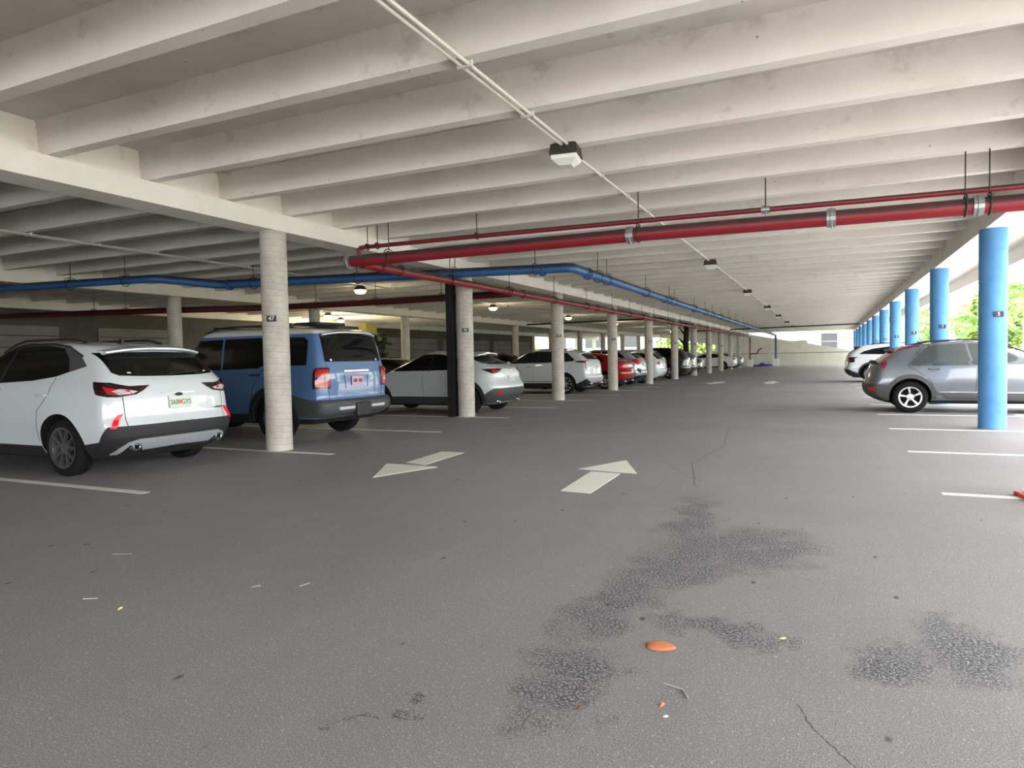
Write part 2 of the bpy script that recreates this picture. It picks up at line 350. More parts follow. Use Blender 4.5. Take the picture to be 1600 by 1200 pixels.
tag(mk('wall_end', prism([(-24.4, 0), (-24.4, 1.1), (-17.1, 1.1), (-17.1, 0)], 'y', 75.6, 75.85), 'wall_paint'), kind='structure')
tag(mk('trim_end', boxm(-10.9, 3.9, 75.56, 75.6, 1.28, 1.32), 'grey_plastic'), kind='structure')
tag(mk('trim_pilaster', boxm(-5.55, -5.25, 75.5, 75.6, 0, 2.9), 'wall_paint'), kind='structure')
wl_ = tag(mk('wall_left', boxm(-24.6, -24.35, -13, 57, 0, 3.93), 'dark_wall'), kind='structure')
tag(mk('wall_left', boxm(-24.6, -24.35, 57, 75.6, 0, 1.0), 'wall_paint'), kind='structure')
tag(mk('wall_light_block', boxm(-27.0, -9.5, YA-.25, YA, 0, 4.15), 'dark_wall'), kind='structure')  # unseen wall added behind the camera to cut light into the left bays
k = 1
for y0, y1 in [(8.0, 10.6), (11.2, 14.9), (16.3, 19.9), (21.5, 25), (26.2, 28.8), (32.5, 36), (37, 40.2), (41, 44.2), (45, 48.2), (49, 52.2), (53, 56.2)]:
    d = tag(mk('door_%d' % k, bevelbox(-24.37, -24.30, y0, y1, 0, 2.75, .02), 'grey_door'), kind='structure'); k += 1
    for z in (.5, 1.0, 1.5, 2.0, 2.4): mk('groove', boxm(-24.303, -24.297, y0+.05, y1-.05, z, z+.025), 'gap_black', d)
for y in (57.2, 63.4, 69.4, 75.3):
    tag(mk('trim_post', boxm(-24.6, -24.25, y-.15, y+.15, 0, 3.4), 'wall_paint'), kind='structure')
tag(mk('wall_stair', boxm(-24.3, -23.75, 31.6, 32.6, 0, 3.5), 'yellow_wall'), kind='structure')

# ---------------------------------------------------------------- columns
BAY = 5.953
def cyl_mesh(r, h, m_, seg=40):
    bm = bmesh.new()
    zs = [0, .02] + [i*h/8 for i in range(1, 9)]
    rings = lathe(bm, [(r+.005, 0), (r, .02)] + [(r, i*h/8) for i in range(1, 9)], seg)
    bm.faces.new(rings[0][::-1]); bm.faces.new(rings[-1]); bmesh.ops.recalc_face_normals(bm, faces=bm.faces)
    me = bpy.data.meshes.new('shaft'); bm.to_mesh(me); bm.free(); me.materials.append(M[m_]); me.shade_smooth(); me.set_sharp_from_angle(angle=.9); return me
cm = cyl_mesh(.195, 3.302, 'concrete_column'); cb = cyl_mesh(.20, 3.302, 'blue_column_paint')
bm = bevelbox(-.072, .072, -.006, .006, -.045, .045, .003); bm.to_mesh(pl := bpy.data.meshes.new('number_plate')); bm.free(); pl.materials.append(M['sign_black'])
def column(name, me, x, y, label, group, num=None, ang=0., zs=2.02):
    e = empty(name, (x, y, 0), label=label, cat='column', group=group)
    share('shaft', me, e)
    if num:
        r = .206; px, py = r*math.sin(ang), -r*math.cos(ang)
        p = share('number_plate', pl, e, (px, py, zs), (0, 0, ang))
        textmesh(num, .085, 'sign_white', p, (0, -.0075, 0), (PI/2, 0, 0), 'number')
    return e
desc = ['bare concrete column beside the blue boxy SUV, number plate 47', 'bare concrete column with a black steel post against its left side', 'bare concrete column in front of the silver-white SUV with slanting red lamps', 'bare concrete column in front of the red car', 'bare concrete column between the red-lamped silver crossover and the white hatchback', 'bare concrete column just before the dark SUVs', 'bare concrete column among the dark SUVs', 'bare concrete column between the dark cars and the far white sedan', 'bare concrete column beside the rear wheel of the far white sedan']
nums = ['47', '45', '43', '41', '39', '37', '35', '33', '31']
for i in range(11):
    lab = desc[i] if i < len(desc) else 'bare concrete column of the aisle row, beyond the far white sedan'
    column('concrete_column', cm, -7.6, 7.875+BAY*i, lab, 'concrete columns along the left of the aisle', nums[i] if i < 9 else None, math.radians(28 - (i > 0)*-4), 1.99)
rdesc = ['nearest blue column, plate reading 5, in front of the grey hatchback SUV', 'second blue column from the viewer, standing behind the grey hatchback SUV roof', 'third blue column from the viewer, slimmer than the two before it', 'fourth blue column from the viewer, rising behind the grey SUV tail', 'fifth blue column from the viewer, above the white SUV roof', 'sixth blue column from the viewer']
rn = ['5', '7', '9', '11', '13', '15']
for i in range(11):
    lab = rdesc[i] if i < len(rdesc) else 'one of the distant blue columns bunched together beyond the white SUV'
    column('blue_column', cb, 2.50, 13.62+5.93*i, lab, 'blue columns along the open right side', rn[i] if i < 6 else None, math.radians(12), 1.89)
for i in range(0, 11):
    column('concrete_column', cm, -17.2, 7.875+BAY*i, 'bare concrete column of the inner row deep on the left, behind the parked cars' if i != 1 else 'bare concrete column rising behind the white crossover roof', 'inner row of concrete columns')
bm = bmesh.new()
box(bm, -.085, .085, -.085, .085, 0, 3.30)
bp = mk('steel_post', bm, 'black_steel', loc=(-7.88, 13.68, 0)); tag(bp, 'black square steel post tight against the second concrete column', 'post')

# ---------------------------------------------------------------- pipes
def hanger_mesh(r, rod):
    bm = bmesh.new()
    tube(bm, [(0, 0, r+.03), (0, 0, r+rod)], .008, 6)
    ring = [((r+.012)*math.cos(t), 0, (r+.012)*math.sin(t)) for t in [2*PI*k/20 for k in range(21)]]
    tube(bm, ring, .010, 6, False)
    tube(bm, [((r+.035)*math.cos(t), 0, (r*.6)+(r*.9)*math.sin(t)) for t in [PI*k/12 for k in range(13)]], .008, 6)
    me = bpy.data.meshes.new('hanger'); bm.to_mesh(me); bm.free(); me.materials.append(M['rod_steel']); return me
def pipe(label, pts, r, m_, name='fire_pipe', hang=[], joints=[], ztop=3.93, rad=.16, rfun=None, jm='galvanised'):
    e = empty(name, pts[0], label=label, cat='pipe'); o0 = Vector(pts[0])
    ap = arc_path(pts, rad)
    bm = bmesh.new(); tube(bm, [Vector(p)-o0 for p in ap], [rfun(p) for p in ap] if rfun else r, 16)
    mk('pipe_run', bm, m_, e, True)
    cache = {}
    for (p, ax, zt) in hang:
        key = (round(zt-p[2], 2)); me = cache.get(key) or cache.setdefault(key, hanger_mesh(r, zt-p[2]-r))
        share('hanger', me, e, Vector(p)-o0, (0, 0, PI/2 if ax == 'x' else 0))
    if joints:
        bm = bmesh.new(); rings = lathe(bm, [(r, -.05), (r+.018, -.05), (r+.018, -.015), (r+.028, -.01), (r+.028, .01), (r+.018, .015), (r+.018, .05), (r, .05)], 16, 'y')
        bmesh.ops.recalc_face_normals(bm, faces=bm.faces)
        me = bpy.data.meshes.new('coupling'); bm.to_mesh(me); bm.free(); me.materials.append(M[jm])
        for (p, ax) in joints: share('coupling', me, e, Vector(p)-o0, (0, 0, PI/2 if ax == 'x' else 0))
    return e
RP = .077
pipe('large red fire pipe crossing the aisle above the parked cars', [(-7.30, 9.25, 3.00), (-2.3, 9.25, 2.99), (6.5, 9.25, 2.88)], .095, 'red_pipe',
     hang=[((-6.46, 9.25, 3.0), 'x', 3.93), ((-2.34, 9.25, 2.99), 'x', 3.93), ((1.43, 9.25, 2.945), 'x', 3.93), ((1.66, 9.25, 2.94), 'x', 3.93)],
     joints=[((-7.25, 9.25, 3.0), 'x'), ((-2.45, 9.25, 2.99), 'x'), ((.05, 9.25, 2.965), 'x'), ((1.55, 9.25, 2.945), 'x')])
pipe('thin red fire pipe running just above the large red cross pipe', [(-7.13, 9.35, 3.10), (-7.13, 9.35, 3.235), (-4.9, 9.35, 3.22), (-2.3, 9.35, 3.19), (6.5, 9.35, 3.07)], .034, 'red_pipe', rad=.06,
     hang=[((-4.89, 9.35, 3.22), 'x', 3.93), ((-.71, 9.35, 3.17), 'x', 3.93), ((-6.95, 9.35, 3.23), 'x', 3.93), ((-6.75, 9.35, 3.23), 'x', 3.93)], joints=[((-.71, 9.35, 3.17), 'x')])
hy = [12.3, 15.2, 18.2, 21.1, 24.0, 26.4, 28.4, 30.6, 33.6, 36.6, 39.6, 42.6, 45.6, 48.6, 51.6, 54.6, 57.6, 60.6, 63.6, 66.6]
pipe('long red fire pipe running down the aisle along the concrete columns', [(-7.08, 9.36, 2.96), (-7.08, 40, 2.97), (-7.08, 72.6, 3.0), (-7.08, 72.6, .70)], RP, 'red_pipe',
     hang=[((-7.08, y, 2.965), 'y', 3.93) for y in hy], joints=[((-7.08, y, 2.965), 'y') for y in (9.9, 10.5, 15.1, 16.0, 22.2, 28.4, 34.6, 40.8, 47, 53)], jm='red_pipe')
pipe('shade-darkened red fire pipe crossing deep in the left bays', [(-7.17, 15.5, 2.95), (-11, 15.5, 2.95), (-15, 15.4, 2.98), (-18.5, 14.2, 2.98), (-24.1, 12.9, 3.0)], .09, 'shaded_red_pipe',
     hang=[((x, 15.5, 2.96), 'x', 3.93) for x in (-9.2, -11.3, -13.4)]+[((-19.5, 13.97, 2.98), 'x', 3.93), ((-20.6, 13.71, 2.985), 'x', 3.93)])
pipe('thin dark pipe crossing the aisle near the far end wall', [(-10.5, 60, 3.35), (2.3, 60, 3.5)], .05, 'rod_steel', 'conduit_pipe', hang=[((-8, 60, 3.38), 'x', 3.93), ((-1, 60, 3.46), 'x', 3.93)])
pipe('thin dark pipe crossing the left bays behind the columns', [(-16.8, 38.5, 3.38), (-7.9, 38.5, 3.42)], .045, 'rod_steel', 'conduit_pipe', hang=[((-12, 38.5, 3.4), 'x', 3.93)])
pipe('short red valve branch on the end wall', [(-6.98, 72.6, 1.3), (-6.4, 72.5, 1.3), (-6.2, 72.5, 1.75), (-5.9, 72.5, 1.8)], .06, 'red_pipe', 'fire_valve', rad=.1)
by = [14.9, 15.6, 19.4, 22.6, 23.4, 27.2, 29.9, 31.9, 34.6, 37.4, 40.6, 44.6, 46.8, 49.6, 52.4, 55.2, 58, 61, 64, 67, 70]
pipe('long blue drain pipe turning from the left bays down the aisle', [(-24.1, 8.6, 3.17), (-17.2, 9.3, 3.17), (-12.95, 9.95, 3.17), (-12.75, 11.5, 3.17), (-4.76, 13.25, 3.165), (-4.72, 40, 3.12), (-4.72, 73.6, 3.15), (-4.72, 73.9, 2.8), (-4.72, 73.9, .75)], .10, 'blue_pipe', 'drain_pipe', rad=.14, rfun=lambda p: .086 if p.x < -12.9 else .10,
     hang=[((-4.72, y, 3.13), 'y', 3.93) for y in by] + [((x, 13.2+(x+5.02)*.22, 3.145), 'x', 3.93) for x in (-5.5, -7.2, -9.4, -11.9)] + [((x, 9.95+(x+12.95)*.153, 3.155), 'x', 3.93) for x in (-13.7, -15.2, -18.5)],
     joints=[((-5.35, 13.13, 3.14), 'x'), ((-4.72, 14.2, 3.13), 'y'), ((-4.72, 21.9, 3.12), 'y'), ((-4.72, 27.2, 3.12), 'y'), ((-12.5, 11.55, 3.15), 'x')], jm='blue_pipe')
bm = bevelbox(-.3, .3, -.3, .3, 0, .75, .03)
tag(mk('concrete_plinth', bm, 'cone_white', loc=(-4.72, 73.9, 0)), 'low white plinth at the foot of the blue drain pipe', 'plinth')
bm = bevelbox(-.28, .28, -.28, .28, 0, .7, .03)
tag(mk('concrete_plinth', bm, 'cone_white', loc=(-7.08, 72.6, 0)), 'low white plinth at the foot of the red fire pipe', 'plinth')
bm = bmesh.new(); bmesh.ops.create_icosphere(bm, subdivisions=3, radius=1)
for v_ in bm.verts: v_.co = Vector((v_.co.x*.85*(1+.2*math.sin(5*v_.co.y)), v_.co.y*.4, max(0, v_.co.z)*(.30+.12*math.sin(7*v_.co.x+2))))
tag(mk('plastic_sheet', bm, 'tarp_purple', smooth=True, loc=(-5.9, 72.9, 0)), 'crumpled purple plastic sheet on the floor by the far plinth', 'sheet')

# conduits under the beams and the ceiling lamps
def conduit(x, y0, y1, label, dx=0.):
    e = empty('conduit', (x, y0, 3.54), label=label, cat='conduit')
    bm = bmesh.new(); tube(bm, [(0, 0, 0), (dx, y1-y0, 0)], .016, 8); mk('conduit_tube', bm, 'conduit_metal', e, True)
    bm = bmesh.new(); box(bm, -.03, .03, -.015, .015, -.022, .026); me = bpy.data.meshes.new('strap'); bm.to_mesh(me); bm.free(); me.materials.append(M['conduit_metal'])
    for i in range(i0, i1+1):
        y = RY0+RS*i+.07
        if y0 < y < y1: share('strap', me, e, (dx*(y-y0)/(y1-y0), y-y0, 0))
conduit(-2.48, -5, 75, 'pale metal conduit running down the middle of the aisle ceiling', -.14)
conduit(-2.41, -5, 7.0, 'second pale conduit beside the aisle conduit, ending at the first lamp', -.03)
conduit(-11.9, 0, 70, 'pale conduit under the left bay ceiling', -.75); conduit(-12.0, 0, 30, 'second thinner conduit close beside the left bay conduit', -.32)
def lamp_off(x, y, label):
    e = empty('ceiling_lamp', (x, y, 3.40), math.radians(8), label=label, cat='ceiling lamp', group='unlit square lamps along the aisle')
    bm = bmesh.new(); a, b_ = .15, .105
    secs = [(b_, .17), (a*.9, .15), (a, .06), (a, .04)]
    rings = [[bm.verts.new((s*q[0], s*q[1], z)) for q in ((-1, -1), (1, -1), (1, 1), (-1, 1))] for s, z in secs]
    for A, B in zip(rings, rings[1:]):
        for i in range(4): bm.faces.new((A[i], A[(i+1) % 4], B[(i+1) % 4], B[i]))
    bm.faces.new(rings[0]); bm.faces.new(rings[-1][::-1]); bmesh.ops.recalc_face_normals(bm, faces=bm.faces)
    mk('housing', bm, 'lamp_housing', e)
    bm = bmesh.new(); secs = [(a*.93, .045), (a*.86, .0), (a*.45, -.055)]
    rings = [[bm.verts.new((s*q[0], s*q[1], z)) for q in ((-1, -1), (1, -1), (1, 1), (-1, 1))] for s, z in secs]
    for A, B in zip(rings, rings[1:]):
        for i in range(4): bm.faces.new((A[i], A[(i+1) % 4], B[(i+1) % 4], B[i]))
    bm.faces.new(rings[0]); bm.faces.new(rings[-1][::-1]); bmesh.ops.recalc_face_normals(bm, faces=bm.faces)
    mk('lens', bm, 'lamp_lens', e)
for i, (y, d) in enumerate(zip([6.85, 16.75, 25.2, 34.2, 42.5, 52, 61], ['nearest unlit lamp on the aisle ceiling, square with pale lens', 'second unlit lamp along the aisle ceiling', 'third unlit lamp along the aisle ceiling', 'fourth unlit lamp along the aisle ceiling', 'fifth unlit lamp along the aisle ceiling, small with distance', 'sixth unlit lamp along the aisle ceiling, tiny with distance', 'farthest unlit lamp on the aisle ceiling'])): lamp_off(-2.50-.015*i, y, d)
def lamp_on(x, y, label, es=26):
    e = empty('ceiling_lamp', (x, y, 3.36), label=label, cat='ceiling lamp', group='lit round lamps over the left bays')
    bm = bmesh.new(); r_ = lathe(bm, [(.02, .21), (.10, .20), (.19, .10), (.19, .07)], 20); bm.faces.new(r_[0]); bm.faces.new(r_[-1][::-1]); bmesh.ops.recalc_face_normals(bm, faces=bm.faces); mk('housing', bm, 'lamp_housing', e, True)
    bm = bmesh.new(); r_ = lathe(bm, [(.17, .08), (.175, .04), (.13, -.02), (.05, -.045)], 20); bm.faces.new(r_[0]); bm.faces.new(r_[-1][::-1]); bmesh.ops.recalc_face_normals(bm, faces=bm.faces); mk('lens', bm, 'lamp_on', e, True)
    ld = bpy.data.lights.new('bulb', 'POINT'); ld.energy = es; ld.color = (1, .88, .58); ld.shadow_soft_size = .18
    lo = bpy.data.objects.new('bulb', ld); C.objects.link(lo); lo.parent = e; lo.location = (0, 0, -.28)
for i, y in enumerate([16.4, 25.2, 34.2, 43, 52, 61]):
    lamp_on(-12.5, y, ['lit yellow lamp just under the blue pipe', 'lit lamp to the right of the black post', 'lit lamp beside the third concrete column', 'lit lamp at the top of the fourth concrete column', 'lit lamp seen over the fifth concrete column', 'most distant lit lamp of the left bay'][i])
lamp_on(-22.3, 27.6, 'bright lamp washing the yellow stair wall behind the blue SUV', 200)
lamp_on(-20.6, 24.6, 'bright lamp just above the rear roof of the blue SUV', 140)
# ---------------------------------------------------------------- cars
def pchip(pts):
    xs = [p[0] for p in pts]; ys = [p[1] for p in pts]; n_ = len(xs)
    h = [xs[i+1]-xs[i] for i in range(n_-1)]; d = [(ys[i+1]-ys[i])/h[i] for i in range(n_-1)]
    ms = [d[0]] + [0 if d[i-1]*d[i] <= 0 else 2*d[i-1]*d[i]/(d[i-1]+d[i]) for i in range(1, n_-1)] + [d[-1]]
    def f(x):
        if x <= xs[0]: return ys[0]
        if x >= xs[-1]: return ys[-1]
        i = 0
        while x > xs[i+1]: i += 1
        t = (x-xs[i])/h[i]
        return ((2*t**3-3*t*t+1)*ys[i] + (t**3-2*t*t+t)*h[i]*ms[i] + (-2*t**3+3*t*t)*ys[i+1] + (t**3-t*t)*h[i]*ms[i+1])
    return f
class Body:
    def __init__(s, sp):
        s.sp = sp; s.R = pchip(sp['rear']); s.F = pchip(sp['front']); s.W = pchip(sp['width'])
        s.CR = pchip(sp.get('cr', [(0, .28), (2, .28)])); s.CF = pchip(sp.get('cf', [(0, .5), (1.0, .45), (2, .3)]))
        s.n = sp.get('n', 2.8); s.r = sp['wheel_r']; s.xw = sp['axles']; s.fl = sp.get('flare', .03)
    def prm(s, z):
        xr, xf = s.R(z), s.F(z); ln = max(.02, xf-xr)
        return xr, xf, min(s.CR(z), ln*.45), min(s.CF(z), ln*.45), s.W(z)
    def P(s, u, z):
        if u > 3: u = u-6
        sg = -1 if u < 0 else 1; a = abs(u); xr, xf, cr, cf, w_ = s.prm(z); n_ = s.n
        if a <= 1:
            t = a*PI/2; y = w_*max(0, math.sin(t))**(2/n_); x = xr + cr*(1-max(0, math.cos(t))**(2/n_))
        elif a < 2:
            q = a-1; x = xr+cr + q*(xf-cf-xr-cr); y = w_
        else:
            t = (3-a)*PI/2; y = w_*max(0, math.sin(t))**(2/n_); x = xf - cf*(1-max(0, math.cos(t))**(2/n_))
        q = (x-xr)/max(.05, xf-xr); y *= 1 - .035*(2*q-1)**2
        for xw in s.xw:
            y += s.fl*math.exp(-((x-xw)/.48)**2)*math.exp(-((z-.62)/.28)**2)*min(1, y/w_)**6
        sc_ = s.sp.get('scallop', .02)
        xm = (s.xw[0]+s.xw[1])/2
        y -= sc_*math.exp(-((x-xm)/.85)**4)*math.exp(-((z-.50)/.16)**2)*min(1, y/w_)**6
        return Vector((x, sg*y, z))
    def N(s, u, z):
        e = .004; du = (s.P(u+e, z)-s.P(u-e, z)) if abs(abs(u)-3) > e else (s.P(u, z)-s.P(u-math.copysign(2*e, u), z))*math.copysign(1, u)
        dz = s.P(u, z+e)-s.P(u, z-e); n_ = du.cross(dz)
        if n_.length < 1e-9: return Vector((-1, 0, 0))
        n_.normalize(); c_ = Vector((s.xmid, 0, .6)); 
        if n_.dot(s.P(u, z)-c_) < 0: n_.negate()
        return n_
    def U(s, kind, a, z, sg=1):
        if kind == 'u': return a*sg
        if kind == 'F': t = s.U('f', abs(a), z); return t if a >= 0 else 6-t
        xr, xf, cr, cf, w_ = s.prm(z); n_ = s.n
        if kind == 'r' or kind == 'f':
            y = abs(a); yy = min(.999, y/(w_*.965))
            t = math.asin(yy**(n_/2))*2/PI; t = t if kind == 'r' else 3-t
            return math.copysign(t, a if a != 0 else 1) if kind == 'r' else math.copysign(t, a if a != 0 else 1)
        x = a
        if x < xr+cr:
            v_ = max(0, min(1, 1-(x-xr)/cr)); t = math.acos(v_**(n_/2))*2/PI; return sg*t
        if x > xf-cf:
            v_ = max(0, min(1, 1-(xf-x)/cf)); t = math.acos(v_**(n_/2))*2/PI; return sg*(3-t)
        return sg*(1+(x-xr-cr)/(xf-cf-xr-cr))
    def build(s, paint, parent, roofm=None, zroof=9):
        sp = s.sp; z0 = sp['rear'][0][0]; z1 = sp['rear'][-1][0]; s.xmid = (sp['axles'][0]+sp['axles'][1])/2
        us = [i/10 for i in range(10)] + [1+i/34 for i in range(34)] + [2+i/10 for i in range(10)]
        ring = us + [3.0] + [-a for a in us[:0:-1]]
        zs = [z0+(z1-.16-z0)*i/34 for i in range(35)] + [z1-.16+.16*math.sin(PI/2*i/12) for i in range(1, 13)]
        for zc in sp.get('zx', []): zs.append(zc)
        zs = sorted(set(round(z, 4) for z in zs))
        bm = bmesh.new(); R_ = [[bm.verts.new(s.P(u, z)) for u in ring] for z in zs]; nn = len(ring)
        for k_, (A, B) in enumerate(zip(R_, R_[1:])):
            for i in range(nn):
                f = bm.faces.new((A[i], A[(i+1) % nn], B[(i+1) % nn], B[i])); f.material_index = 2 if zs[k_] >= zroof else (1 if zs[k_+1] < sp.get('zlow', .27) else 0)
        f = bm.faces.new(R_[0][::-1]); f.material_index = 1; f = bm.faces.new(R_[-1]); f.material_index = 2 if roofm else 0
        bmesh.ops.recalc_face_normals(bm, faces=bm.faces)
        me = bpy.data.meshes.new('body'); bm.to_mesh(me); bm.free()
        for x in (paint, 'dark_underbody', roofm or paint): me.materials.append(M[x])
        o = bpy.data.objects.new('body', me); C.objects.link(o)
        cb_ = bmesh.new()
        for xw in s.xw:
            for sg in (-1, 1):
                r_ = lathe(cb_, [(s.r+.055, sg*1.3), (s.r+.055, sg*(s.W(.6)-.36))], 40, 'y', (xw, 0, s.r+.01))
                cb_.faces.new(r_[0]); cb_.faces.new(r_[-1][::-1])
        bmesh.ops.recalc_face_normals(cb_, faces=cb_.faces)
        cme = bpy.data.meshes.new('cut'); cb_.to_mesh(cme); cb_.free(); cme.materials.append(M['dark_underbody'])
        cut = bpy.data.objects.new('cut', cme); C.objects.link(cut)
        md = o.modifiers.new('b', 'BOOLEAN'); md.operation = 'DIFFERENCE'; md.object = cut; md.solver = 'EXACT'; md.material_mode = 'TRANSFER'
        dg = bpy.context.evaluated_depsgraph_get(); dg.update()
        nm = bpy.data.meshes.new_from_object(o.evaluated_get(dg)); o.modifiers.clear(); o.data = nm; nm.name = 'body'
        bpy.data.objects.remove(cut); nm.shade_smooth(); nm.set_sharp_from_angle(angle=math.radians(32))
        o.parent = parent; o.location = (-s.xmid, 0, 0); return o
    def patch(s, name, m_, poly, parent, off=.004, du=.07, dz=.07, skirt=.006, smooth=True):
        """poly: list of (kind,a,z[,sg]); becomes a panel lying on the body skin"""
        pts = []
        nn = len(poly)
        for i in range(nn):
            A, B = poly[i], poly[(i+1) % nn]
            same = A[0] == B[0]; k_ = 6 if same else 1
            for j in range(k_):
                t = j/k_
                if same:
                    a = A[1]+(B[1]-A[1])*t; z = A[2]+(B[2]-A[2])*t; sg = A[3] if len(A) > 3 else 1
                    pts.append((s.U(A[0], a, z, sg), z))
                else: pts.append((s.U(A[0], A[1], A[2], A[3] if len(A) > 3 else 1), A[2]))
        q = []
        for p in pts:
            if not q or (abs(p[0]-q[-1][0]) > 1e-5 or abs(p[1]-q[-1][1]) > 1e-5): q.append(p)
        pts = q
        tri = tessellate_polygon([[Vector((u, z, 0)) for u, z in pts]])
        bm = bmesh.new(); vs_ = [bm.verts.new((u, z, 0)) for u, z in pts]
        for t in tri:
            try: bm.faces.new([vs_[i] for i in t])
            except ValueError: pass
        us = [p[0] for p in pts]; zs = [p[1] for p in pts]
        def cuts(lo, hi, d, ax):
            k0 = math.floor(lo/d)+1
            while k0*d < hi-1e-6:
                g = bm.verts[:]+bm.edges[:]+bm.faces[:]
                bmesh.ops.bisect_plane(bm, geom=g, plane_co=(k0*d, 0, 0) if ax == 0 else (0, k0*d, 0), plane_no=(1, 0, 0) if ax == 0 else (0, 1, 0), dist=1e-6)
                k0 += 1
        cuts(min(us), max(us), du, 0); cuts(min(zs), max(zs), dz, 1)
        bmesh.ops.remove_doubles(bm, verts=bm.verts, dist=1e-6)
        bedges = [e for e in bm.edges if len(e.link_faces) == 1]
        inner = {}
        co_ = {v: (v.co.x, v.co.y) for v in bm.verts}
        for e in bedges:
            for v in e.verts:
                if v not in inner: inner[v] = None
        for v in list(co_):
            u, z = co_[v]; p = s.P(u, z); nn_ = s.N(u, z)
            if v in inner: inner[v] = p - nn_*skirt
            v.co = p + nn_*off
        iv = {v: bm.verts.new(c_) for v, c_ in inner.items()}
        for e in bedges:
            a, b_ = e.verts
            try: bm.faces.new((a, b_, iv[b_], iv[a]))
            except ValueError: pass
        bmesh.ops.recalc_face_normals(bm, faces=bm.faces)
        # outward check
        f0 = max((f for f in bm.faces), key=lambda f: f.calc_area()); c_ = f0.calc_center_median()
        bm.normal_update()
        if f0.normal.dot(c_-Vector((s.xmid, 0, .6))) < 0: bmesh.ops.reverse_faces(bm, faces=bm.faces)
        o = mk(name, bm, m_, parent, smooth, angle=40); o.location = (-s.xmid, 0, 0); return o
def mirror(p): return [(q[0], -q[1], q[2]) if q[0] in 'rf' else (q[0], q[1], q[2], -(q[3] if len(q) > 3 else 1)) for q in p]
def wrap(h): return h + [q for q in reversed(mirror(h)) if not (q[0] == 'r' and q[1] == 0)]
def strip(pts, w_):
    """thin polygon along a polyline in one kind of coordinates"""
    L = []; R_ = []
    for i, p in enumerate(pts):
        a = pts[max(i-1, 0)]; b_ = pts[min(i+1, len(pts)-1)]; dx, dz = b_[1]-a[1], b_[2]-a[2]; ln = math.hypot(dx, dz) or 1
        nx, nz = -dz/ln*w_/2, dx/ln*w_/2
        L.append((p[0], p[1]+nx, p[2]+nz)+tuple(p[3:])); R_.append((p[0], p[1]-nx, p[2]-nz)+tuple(p[3:]))
    return L + R_[::-1]
wheel_cache = {}
def wheel_meshes(r, rr, wd, style):
    key = (r, rr, wd, style)
    if key in wheel_cache: return wheel_cache[key]
    h = wd/2
    bm = bmesh.new()
    lathe(bm, [(rr-.01, -h*.9), (rr+.01, -h), (r-.05, -h), (r-.012, -h*.82), (r, -h*.6), (r, -h*.2), (r-.008, -h*.17), (r-.008, -h*.12), (r, -h*.09), (r, h*.09), (r-.008, h*.12), (r-.008, h*.17), (r, h*.2), (r, h*.6), (r-.012, h*.82), (r-.05, h), (rr+.01, h), (rr-.01, h*.9)], 44, 'y')
    bmesh.ops.recalc_face_normals(bm, faces=bm.faces)
    t = bpy.data.meshes.new('wheel'); bm.to_mesh(t); bm.free(); t.materials.append(M['tyre_rubber']); t.shade_smooth(); t.set_sharp_from_angle(angle=.8)
    # rim, outer face towards -y
    col, n_, dbl = style
    bm = bmesh.new()
    lathe(bm, [(rr-.012, -h*.97), (rr+.006, -h*.99), (rr+.006, -h*.9), (rr-.02, -h*.86), (rr-.035, -h*.3), (rr-.04, h*.8)], 40, 'y')
    r_ = lathe(bm, [(rr-.045, h*.1), (.02, h*.1)], 30, 'y', mi=1)
    r_ = lathe(bm, [(rr*.62, -h*.15), (rr*.6, -h*.2), (.02, -h*.2)], 30, 'y', mi=1)
    r_ = lathe(bm, [(.075, -h*.2), (.07, -h*.78), (.045, -h*.84), (.001, -h*.84)], 20, 'y')
    for k_ in range(n_):
        for dd in ((-.16, .16) if dbl == 2 else (0,)):
            a0 = 2*PI*k_/n_ + PI/2; a1 = a0+dd*(2 if n_ < 9 else 1); w0, w1 = (.016, .009) if dbl == 2 else (.034, .024)
            if dbl == 3: a1 = a0+.12; w0, w1 = .012, .024
            i_, o_ = .05, rr-.01
            P0 = Vector((math.cos(a0), 0, math.sin(a0)))*i_; P1 = Vector((math.cos(a1), 0, math.sin(a1)))*o_
            d = (P1-P0).normalized(); s_ = Vector((-d.z, 0, d.x))
            vs_ = []
            for (p, ww, yo) in ((P0, w0, -h*.80), (P1, w1, -h*.93)):
                for q in ((-1, 0), (1, 0), (1, 1), (-1, 1)):
                    vs_.append(bm.verts.new(p + s_*ww*q[0] + Vector((0, yo + q[1]*.035, 0))))
            for f in ((0, 1, 2, 3), (7, 6, 5, 4), (0, 4, 5, 1), (1, 5, 6, 2), (2, 6, 7, 3), (3, 7, 4, 0)): bm.faces.new([vs_[i] for i in f])
    bmesh.ops.recalc_face_normals(bm, faces=bm.faces)
    ri = bpy.data.meshes.new('rim'); bm.to_mesh(ri); bm.free()
    for x in (col, 'dark_underbody', 'galvanised'): ri.materials.append(M[x])
    ri.shade_smooth(); ri.set_sharp_from_angle(angle=.5)
    wheel_cache[key] = (t, ri); return t, ri
def wheels(b, e, rr, style, wd=.225):
    t, ri = wheel_meshes(b.r, rr, wd, style)
    for xw in b.xw:
        for sg in (1, -1):
            y = b.W(.6)*.965 + b.fl*.6 - wd/2 - .012
            o = share('wheel', t, e, (xw-b.xmid, sg*y, b.r), (0, 0, PI if sg > 0 else 0)); share('rim', ri, o)
def rear_obj(name, bm, m_, parent, x, y, z, pitch=0, smooth=False):
    o = mk(name, bm, m_, parent, smooth); o.location = (x, y, z); o.rotation_euler = (0, pitch, 0); return o
